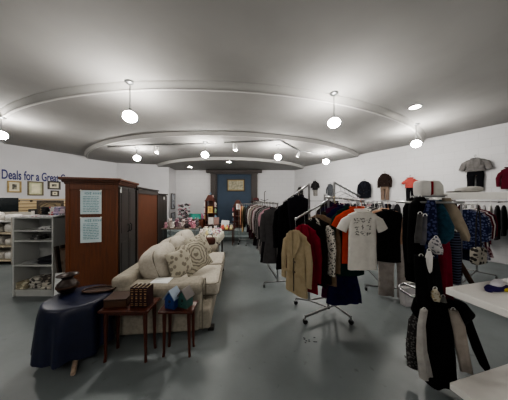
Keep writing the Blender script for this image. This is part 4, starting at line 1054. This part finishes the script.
wallwear('blazer', 'dark navy blazer on the wall above the hanger rack', 'blazer', 365, 179.5, 198, 16, F('#17181f', col2='#0e0f14'), F('#22242c'), .8)
wallwear('blazer', 'dark brown jacket over tan trousers on the wall', 'outfit', 385.5, 172, 200, 15, F('#2d2320', col2='#1e1715'), None, .85, .52, F('#75655a', col2='#64564c'))
wallwear('tee', 'coral short sleeved top over black leggings on the wall', 'outfit', 411, 176, 202, 15, F('#a8504a', col2='#93443f'), None, .4, .46, F('#17161a'))
wallwear('blazer', 'grey jacket over black trousers on the wall above the white board', 'outfit', 475.5, 156, 191, 23, F('#6d6b6a', col2='#5b5958'), None, .72, .45, F('#131317'))
wallwear('sweater', 'maroon top on the wall at the right edge of the photo', 'sweater', 511, 165, 189, 22, F('#4d1522', col2='#3c101a'), None, .7)

# ---- white counter in the foreground
CT = thing('service_counter', 'white two tier counter at the lower right corner', 'counter', (1.31, 1.30, 0), math.atan2(.16, .64))
CWH = mat('#dedbd6', 'plain', .45, col2='#d6d3ce')
MB().box((.7, -.35, .88), (1.4, .7, .045), .004).build('counter_top', CWH, CT)
MB().box((.72, -.36, .235), (1.4, .7, .045), .004).build('lower_shelf', CWH, CT)
for (x, y) in ((1.32, -.06), (1.32, -.64)):
    MB().box((x, y, .43), (.05, .05, .86), .004).build('leg', CWH, CT)
q = Vector((1.31, 1.30, 0)); RC_ = RZ(math.atan2(.16, .64))
fs = thing('folded_scarf', 'purple and yellow folded scarf lying on the white counter', 'scarf', q + RC_ @ Vector((.30, -.11, .9028)), .2)
MB().sup((0, 0, .012), (.10, .035, .012), .5, .7, 24, 6).sup((-.06, .01, .01), (.07, .02, .01), .5, .7, 18, 6, RZ(.4)).build('purple_fold', F('#2a2150', col2='#1d1838'), fs)
MB().sup((.05, -.035, .012), (.07, .014, .010), .5, .7, 20, 6, RZ(-.1)).build('yellow_fold', F('#b9a83a', col2='#9a8b2c'), fs)
MB().sup((.06, .03, .022), (.09, .03, .02), .6, .7, 20, 6, RZ(.3)).build('white_fold', F('#c9c7cc', col2='#b5b3b9'), fs)
tr_ = MB().tube([(.04 * math.cos(a), .032 * math.sin(a), .012) for a in [2 * PI * k / 24 for k in range(25)]], .011, 8).build('tape_ring', mat('#e0dfdd', 'plain', .5), None, q + RC_ @ Vector((.39, -.14, .945)), .2)
tag(tr_, 'white ring resting on the folded scarf', 'ring')

# ------------------------------------------------------------------ stage end: bookcases, table of trinkets, plush toys
def etagere(label, x, y, z, w, h, d, gl):
    t = thing('bookcase', label, 'bookcase', (x, y, z), 0, 'dark wooden shelf units on the stage')
    W1 = mat('#5a2a1c', 'wood', .4, 0, '#431d13')
    for sx in (-1, 1): MB().box((sx * (w / 2 - .02), 0, h / 2 - .1), (.04, d, h - .2), .004).build('side_panel', W1, t)
    n = 5
    for k in range(n):
        MB().box((0, 0, .05 + k * (h - .3) / (n - 1)), (w + (.14 if 0 < k < n - 1 else .06), d + .02, .03), .004).build('shelf_board', W1, t)
    MB().box((0, d / 2 - .01, h / 2 - .1), (w * .7, .02, h - .25)).build('back_panel', W1, t)
    MB().poly([(-w / 2, -d / 2, h - .26), (w / 2, -d / 2, h - .26), (w * .3, -d / 2, h - .08), (.06, -d / 2, h), (-.06, -d / 2, h), (-w * .3, -d / 2, h - .08)], d, (0, 1, 0)).build('crest', W1, t)
    return t
def trinket(label, p, m, h=.14, grp='trinkets on the bookcase shelves'):
    o = MB().lathe([(h * .28, 0), (h * .3, h * .05), (h * .12, h * .2), (h * .3, h * .45), (h * .34, h * .65), (h * .16, h * .85), (h * .2, h)], n=14).build('ornament', m, None, p)
    tag(o, label, 'ornament', grp)
YE = 8.45
xe = P(210.5, 0, YE).x
etagere('dark wooden shelf unit with a crested top left of the blue panel', xe, YE, .3, .40, 1.42, .3, 0)
xf = P(238, 0, 8.3).x
etagere('dark wooden shelf unit in front of the blue panel', xf, 8.3, .3, .36, 1.2, .3, 0)
oc = ['#e2ddd6', '#b0606e', '#d5ba8a', '#7592aa', '#e5c8c3', '#8eaa8a', '#eeeae0', '#d0c0ba']
zr = [.05 + k * (1.42 - .3) / 4 + .3165 for k in range(5)]
for k in range(1, 4):
    for s in (-1, 1):
        trinket('small ornament on the %s end of the %s shelf of the left bookcase' % ('left' if s < 0 else 'right', ORD[k]), (xe + s * .225, YE - .06, zr[k]), mat(oc[(k * 2 + (s > 0)) % 8], 'plain', .5), .2)
for s in (-1, 0, 1):
    trinket('small ornament on the %s of the left bookcase crest' % {-1: 'left', 0: 'peak', 1: 'right'}[s], (xe + s * .11, YE, .3 + 1.42 - (.115 if s else 0) + (.002 if s == 0 else -.0)), mat(oc[s + 3], 'plain', .5), .12)
zr2 = [.05 + k * (1.2 - .3) / 4 + .3165 for k in range(5)]
for k in range(1, 4):
    for s in (-1, 1):
        trinket('small ornament on the %s end of the %s shelf of the right bookcase' % ('left' if s < 0 else 'right', ORD[k]), (xf + s * .20, 8.24, zr2[k]), mat(oc[(k * 3 + (s > 0)) % 8], 'plain', .5), .13)
def note(label, px0, py0, px1, py1, Y, col, mk=None, thick=.006, name='paper_sign', lean=0, mcol='#8a3a30'):
    a, b = P(px0, py1, Y), P(px1, py0, Y)
    t = thing(name, label, 'sign', ((a.x + b.x) / 2, Y, a.z), 0)
    w, h = b.x - a.x, b.z - a.z
    MB().box((0, 0, h / 2), (w, thick, h), 0, RX(lean)).build('sheet', mat(col, 'plain', .8), t)
    m = MB()
    for k in range(3): m.box((0, -thick / 2 - .003, h * (.3 + .2 * k)), (w * (.5 if k != 1 else .34), .003, h * .08), 0, RX(lean))
    m.build('printed_lines', mat(mcol, 'plain', .8), t)
    return t
note('yellow paper sign taped to the left bookcase', 207.8, 206.5, 212.6, 213, YE - .175, '#d8b56a')
note('white paper sign taped to the right bookcase', 236, 203.8, 240.2, 209.3, 8.3 - .178, '#dedad5', mcol='#b56a5a')
for i, (x0, x1, c, l) in enumerate(((208.3, 213.4, '#d9d2cd', 'white boxed set at the foot of the left bookcase'), (213.8, 219, '#a5867f', 'dusky pink boxed set at the foot of the left bookcase'))):
    a = P(x0, 224.5, 8.1); b2 = P(x1, 217.4, 8.1)
    o = MB().box(((b2.x - a.x) / 2, .04, (b2.z - a.z) / 2), (b2.x - a.x - .01, .09, b2.z - a.z), .006).box(((b2.x - a.x) / 2, -.007, (b2.z - a.z) / 2), ((b2.x - a.x) * .4, .006, (b2.z - a.z) * .3)).build('gift_box', mat(c, 'plain', .7), None, (a.x, 8.1, a.z))
    tag(o, l, 'box', 'boxed sets in front of the left bookcase')
lb = thing('low_bench', 'dark red low bench in front of the left bookcase', 'bench', (P(213.5, 0, 8.12).x, 8.16, .3))
MB().box((0, 0, .14), (.62, .26, .03), .004).build('bench_top', mat('#3f1c18', 'wood', .4, 0, '#2c1310'), lb)
for sx in (-1, 1): MB().box((sx * .27, 0, .06), (.04, .22, .125)).build('leg', mat('#3f1c18', 'wood', .4, 0, '#2c1310'), lb)
zb_ = .3 + .155
for o in bpy.data.objects:
    if o.name.startswith('gift_box'): o.location.z = zb_ + .001
wbd = thing('easel_board', 'white sign board leaning at the edge of the stage', 'sign', P(225, 0, 7.6).xy.to_3d() + Vector((0, 0, .3)), -.12)
MB().box((0, 0, .2), (.32, .015, .38), 0, RX(-.15) @ RY(.1)).build('board', PAPER, wbd)
MB().tube([(0, .02, .3), (.0, .16, 0)], .01, 6).build('prop', BLACKP, wbd)
# framed picture on the blue panel
frame_at('gold mounted landscape picture centred on the blue panel', 226.8, 179, 245, 191.5, lambda px, py: P(px, py, 9.655), 0, mat('#2c231c', 'plain', .5), mat('#9c8a5e', 'plain', .6), mat('#aaa48e', 'plain', .7, 0, '#55594c', 9), .05, None, mw=.07)
# frames on the return wall
for k, (y0, y1) in enumerate(((193.5, 209), (212.5, 226))):
    p0 = P(173, y1, 9.25)
    t = thing('picture_frame', ('upper', 'lower')[k] + ' narrow dark framed print on the return wall by the stage', 'picture', (-3.955, 9.25, p0.z), PI / 2 + .055, 'prints on the return wall')
    h = (y1 - y0) * 9.25 / FPX
    f = MB()
    for sx in (-1, 1): f.box((sx * .24, -.02, h / 2), (.04, .025, h), .004)
    for z in (.02, h - .02): f.box((0, -.02, z), (.44, .025, .04), .004)
    f.build('frame', DKF, t)
    MB().box((0, -.014, h / 2), (.45, .01, h - .06)).build('artwork', mat('#6e7078', 'print', .6, 0, '#9fa3aa', 6), t)
# chest with turquoise box
ch = thing('chest_of_drawers', 'reddish wooden chest carrying the turquoise box', 'chest', (P(196.5, 0, 8.2).x, 8.3, .3))
RW = mat('#5c3020', 'wood', .4, 0, '#472418')
MB().box((0, .0, .2), (.6, .34, .32), .005).build('chest_body', RW, ch)
MB().box((0, 0, .37), (.64, .38, .02), .004).build('chest_top', RW, ch)
for k in range(2):
    d = MB().box((0, -.175, .12 + k * .15), (.54, .015, .13), .003).build('drawer', RW, ch)
    for s in (-1, 1): MB().sup((s * .15, -.19, .12 + k * .15), (.014, .014, .014), 1, 1, 8, 6).build('knob', GOLD, d)
for sx in (-1, 1): MB().box((sx * .27, 0, .02), (.05, .3, .04)).build('leg', RW, ch)
tq = thing('toy_crate', 'turquoise open crate standing on the reddish chest', 'crate', (P(195.5, 0, 8.25).x, 8.3, .3805 + .3))
TQ = mat('#3f9a8c', 'plain', .6, col2='#338377')
MB().box((0, 0, .01), (.5, .28, .02)).build('crate_base', TQ, tq)
for sx in (-1, 1): MB().box((sx * .245, 0, .12), (.016, .28, .22), .003).build('side_panel', TQ, tq)
MB().box((0, -.135, .07), (.48, .014, .12), .003).build('front_panel', TQ, tq)
MB().box((0, .135, .11), (.48, .014, .2), .003).build('back_panel', TQ, tq)
def plush(label, p, s, m, m2, yaw=0.0, group='plush toys by the stage'):
    t = thing('plush_toy', label, 'toy', p, yaw, group)
    MB().sup((0, 0, s * .36), (s * .32, s * .28, s * .36), 1, 1, 16, 10).build('body', m, t)
    hd = MB().sup((0, -s * .04, s * .86), (s * .28, s * .26, s * .26), 1, 1, 16, 10).build('head', m, t)
    for sx in (-1, 1):
        MB().sup((sx * s * .2, 0, s * 1.1), (s * .1, s * .05, s * .1), 1, 1, 10, 8).build('ear', m2, hd)
        MB().sup((sx * s * .34, -s * .1, s * .5), (s * .1, s * .1, s * .22), 1, 1, 10, 8, RY(-sx * .5)).build('arm', m, t)
        MB().sup((sx * s * .2, -s * .26, s * .12), (s * .12, s * .2, s * .12), 1, 1, 10, 8).build('leg', m, t)
        MB().sup((sx * s * .1, -s * .28, s * .92), (s * .03, s * .03, s * .03), 1, 1, 8, 6).build('eye', BLACKP, hd)
    MB().sup((0, -s * .29, s * .8), (s * .11, s * .08, s * .08), 1, 1, 10, 8).build('muzzle', m2, hd)
def CL(c, c2=None): return mat(c, 'cloth', .95, 0, c2, 20, .3)
plush('pink plush toy sitting beside the turquoise crate', (P(201.5, 0, 8.2).x, 8.26, .6805), .2, CL('#b0708a'), CL('#d3a5b5'))
# black wire flower stand
ws = thing('plant_stand', 'black stand packed with dark and pale artificial flowers', 'plant stand', (P(184, 0, 8.1).x, 8.1, .3))
MB().tube([(0, 0, 0), (0, 0, .8)], .015, 8).build('post', BLACKP, ws)
MB().lathe([(.16, 0), (.16, .02), (.02, .03)], n=18).build('base', BLACKP, ws)
random.seed(9)
fo = MB()
for k in range(46):
    a = random.uniform(0, 2 * PI); zz = random.uniform(.28, 1.02); rr_ = random.uniform(.08, .24)
    fo.sup((rr_ * math.cos(a), rr_ * math.sin(a), zz), (.06, .06, .045), 1, 1, 8, 6)
fo.build('foliage', mat('#2c2b2b', 'print', .8, 0, '#6d6468', 12), ws)
fo = MB()
for k in range(26):
    a = random.uniform(0, 2 * PI); zz = random.uniform(.3, 1.02); rr_ = random.uniform(.2, .27)
    fo.sup((rr_ * math.cos(a), rr_ * math.sin(a), zz), (.035, .035, .035), 1, 1, 8, 6)
fo.build('blossoms', mat('#b08d94', 'plain', .8, col2='#7d4a58'), ws)
# long table of soft toys left of the trinket table
tt = thing('folding_table', 'low table piled with soft toys behind the sofa', 'table', (-2.35, 6.2, 0), 0)
MB().box((0, 0, .6), (1.1, .6, .03), .005).build('table_top', mat('#6d6259', 'plain', .6), tt)
for sx in (-1, 1):
    for sy in (-1, 1): MB().tube([(sx * .5, sy * .25, 0), (sx * .5, sy * .25, .59)], .015, 8).build('leg', STEEL, tt)
tc = [('#b98a95', '#d8bcc2', 'dusty pink'), ('#d9d3cc', '#efe9e3', 'cream'), ('#8f7f80', '#cbbdbb', 'grey brown'), ('#3a3234', '#8a7f80', 'black'), ('#c98a9a', '#e9c9d0', 'rose pink'), ('#b5aaa3', '#ddd5ce', 'beige'), ('#7a5a66', '#c2a5b0', 'plum'), ('#d2c7c2', '#8a6a6c', 'white'), ('#a06d7c', '#e0c3ca', 'raspberry'), ('#5f5a5c', '#aaa', 'charcoal')]
random.seed(4)
for i, (c, c2, n_) in enumerate(tc):
    c2 = c2 if len(c2) == 7 else '#a9a5a5'
    row, k = divmod(i, 5)
    plush('%s soft toy in the %s row on the low table, %s from the left' % (n_, ('front', 'back')[row], ORD[k]), (-2.35 - .44 + k * .22, 6.03 + row * .3, .6155), random.uniform(.15, .2) + row * .06, CL(c), CL(c2), random.uniform(-.5, .5), 'soft toys on the low table')
# trinket table with white cloth
TT = thing('trinket_table', 'table under a white cloth at the far end of the sofa', 'table', (-1.12, 5.0, -.06))
MB().box((0, 0, .66), (.5, .8, .025), .005).build('table_top', mat('#8a7a66', 'wood', .5), TT)
for sx in (-1, 1):
    for sy in (-1, 1): MB().box((sx * .22, sy * .36, .355), (.035, .035, .59)).build('leg', mat('#2f221c', 'wood', .5), TT)
rings = []
for (sx, sy, z, amp) in ((.01, .01, .679, 0), (.22, .37, .679, 0), (.262, .415, .677, 0), (.272, .425, .66, .003), (.278, .432, .60, .01), (.284, .44, .52, .016)):
    ring = []
    for k in range(64):
        a = 2 * PI * k / 64; ca, sa = math.cos(a), math.sin(a)
        m_ = amp * math.sin(11 * a + 1)
        ring.append(Vector(((sx + m_) * math.copysign(abs(ca) ** .2, ca), (sy + m_) * math.copysign(abs(sa) ** .2, sa), z + (amp * 1.5 * math.sin(4 * a) if z < .55 else 0))))
    rings.append(ring)
cl = MB().loft(rings, True, False).build('tablecloth', mat('#c6c2b4', 'cloth', .9, 0, '#b3af9f', 14, .1), None, (-1.12, 5.0, -.06)); tag(cl, 'white cloth over the trinket table beyond the sofa', 'tablecloth')
random.seed(12)
tcol = ['#d9b7b0', '#e3d9a8', '#7d94b8', '#c95f5a', '#e8e4da', '#8fae8a', '#d98a5c', '#b98ab0', '#e0cf74', '#9a6a58', '#d4d0d8', '#c2566c']
tn = ['pale pink', 'cream yellow', 'powder blue', 'red', 'white', 'sage green', 'orange', 'lilac', 'yellow', 'brown', 'pale grey', 'raspberry']
for i in range(12):
    row, k = divmod(i, 4)
    x, y = -1.12 - .19 + k * .125 + random.uniform(-.015, .015), 4.76 + row * .24
    if i % 3 == 1:
        plush('%s little toy figure on the white trinket table' % tn[i], (x, y, .6195), .11 + .02 * row, CL(tcol[i]), CL('#e8e0d6'), random.uniform(-.6, .6), 'trinkets on the white table')
    else:
        h = random.uniform(.1, .16)
        o = MB().lathe([(h * .35, 0), (h * .42, h * .1), (h * .46, h * .5), (h * .3, h * .75), (h * .2, h * .85), (h * .3, h)], n=16).build('pottery_jar', mat(tcol[i], 'print', .5, 0, '#eeeeea', 30), None, (x, y, .6195))
        tag(o, '%s little jar on the white trinket table' % tn[i], 'jar', 'trinkets on the white table')
# low display by the step, right of the white table
ld = thing('low_table', 'small dark table of bright trinkets by the stage step', 'table', (-.92, 6.5, 0))
MB().box((0, 0, .5), (.5, .5, .025), .004).build('table_top', mat('#4a2b20', 'wood', .5), ld)
for sx in (-1, 1):
    for sy in (-1, 1): MB().box((sx * .21, sy * .21, .245), (.03, .03, .49)).build('leg', mat('#4a2b20', 'wood', .5), ld)
for i in range(6):
    row, k = divmod(i, 3); h = .13
    o = MB().lathe([(h * .35, 0), (h * .42, h * .1), (h * .4, h * .5), (h * .25, h * .75), (h * .3, h)], n=14).build('pottery_jar', mat(tcol[(i * 5 + 3) % 12], 'plain', .5), None, (-.92 - .15 + k * .15, 6.38 + row * .22, .513))
    tag(o, '%s jar in the %s row on the small dark table' % (tn[(i * 5 + 3) % 12], ('front', 'back')[row]), 'jar', 'jars on the small dark table')

random.seed(31)
fm = MB()
for k in range(9):
    c_ = Vector((.60 + random.uniform(-.06, .06), 2.03 + random.uniform(-.04, .04), .0006 + k * .0001)); n_ = 7
    ph = random.uniform(0, 6)
    fm.add([c_ + Vector((random.uniform(.006, .02) * math.cos(ph + 2 * PI * i / n_), random.uniform(.004, .012) * math.sin(ph + 2 * PI * i / n_), 0)) for i in range(n_)], [tuple(range(n_))])
struct('floor_scuff', fm, mat('#26292a', 'plain', .9), 'dark scuff marks on the floor in front of the four arm rack')
#@END_REST
# ------------------------------------------------------------------ camera, light, look
cam = bpy.data.cameras.new('camera'); cam.lens = 36 * FPX / 508; cam.sensor_width = 36; cam.clip_start = .05
co = bpy.data.objects.new('camera', cam); C.objects.link(co); co.location = (0, 0, CAMZ); co.rotation_euler = (PI / 2, 0, 0)
sc = bpy.context.scene; sc.camera = co
w = bpy.data.worlds.new('world'); sc.world = w; w.use_nodes = True
w.node_tree.nodes['Background'].inputs[0].default_value = (.9, .95, 1, 1); w.node_tree.nodes['Background'].inputs[1].default_value = .05
sc.view_settings.view_transform = 'AgX'
sc.view_settings.look = 'AgX - Medium High Contrast'
sc.view_settings.exposure = 0.17
sc.cycles.use_denoising = True
sc.cycles.max_bounces = 10; sc.cycles.diffuse_bounces = 8
sc.cycles.sample_clamp_indirect = 6
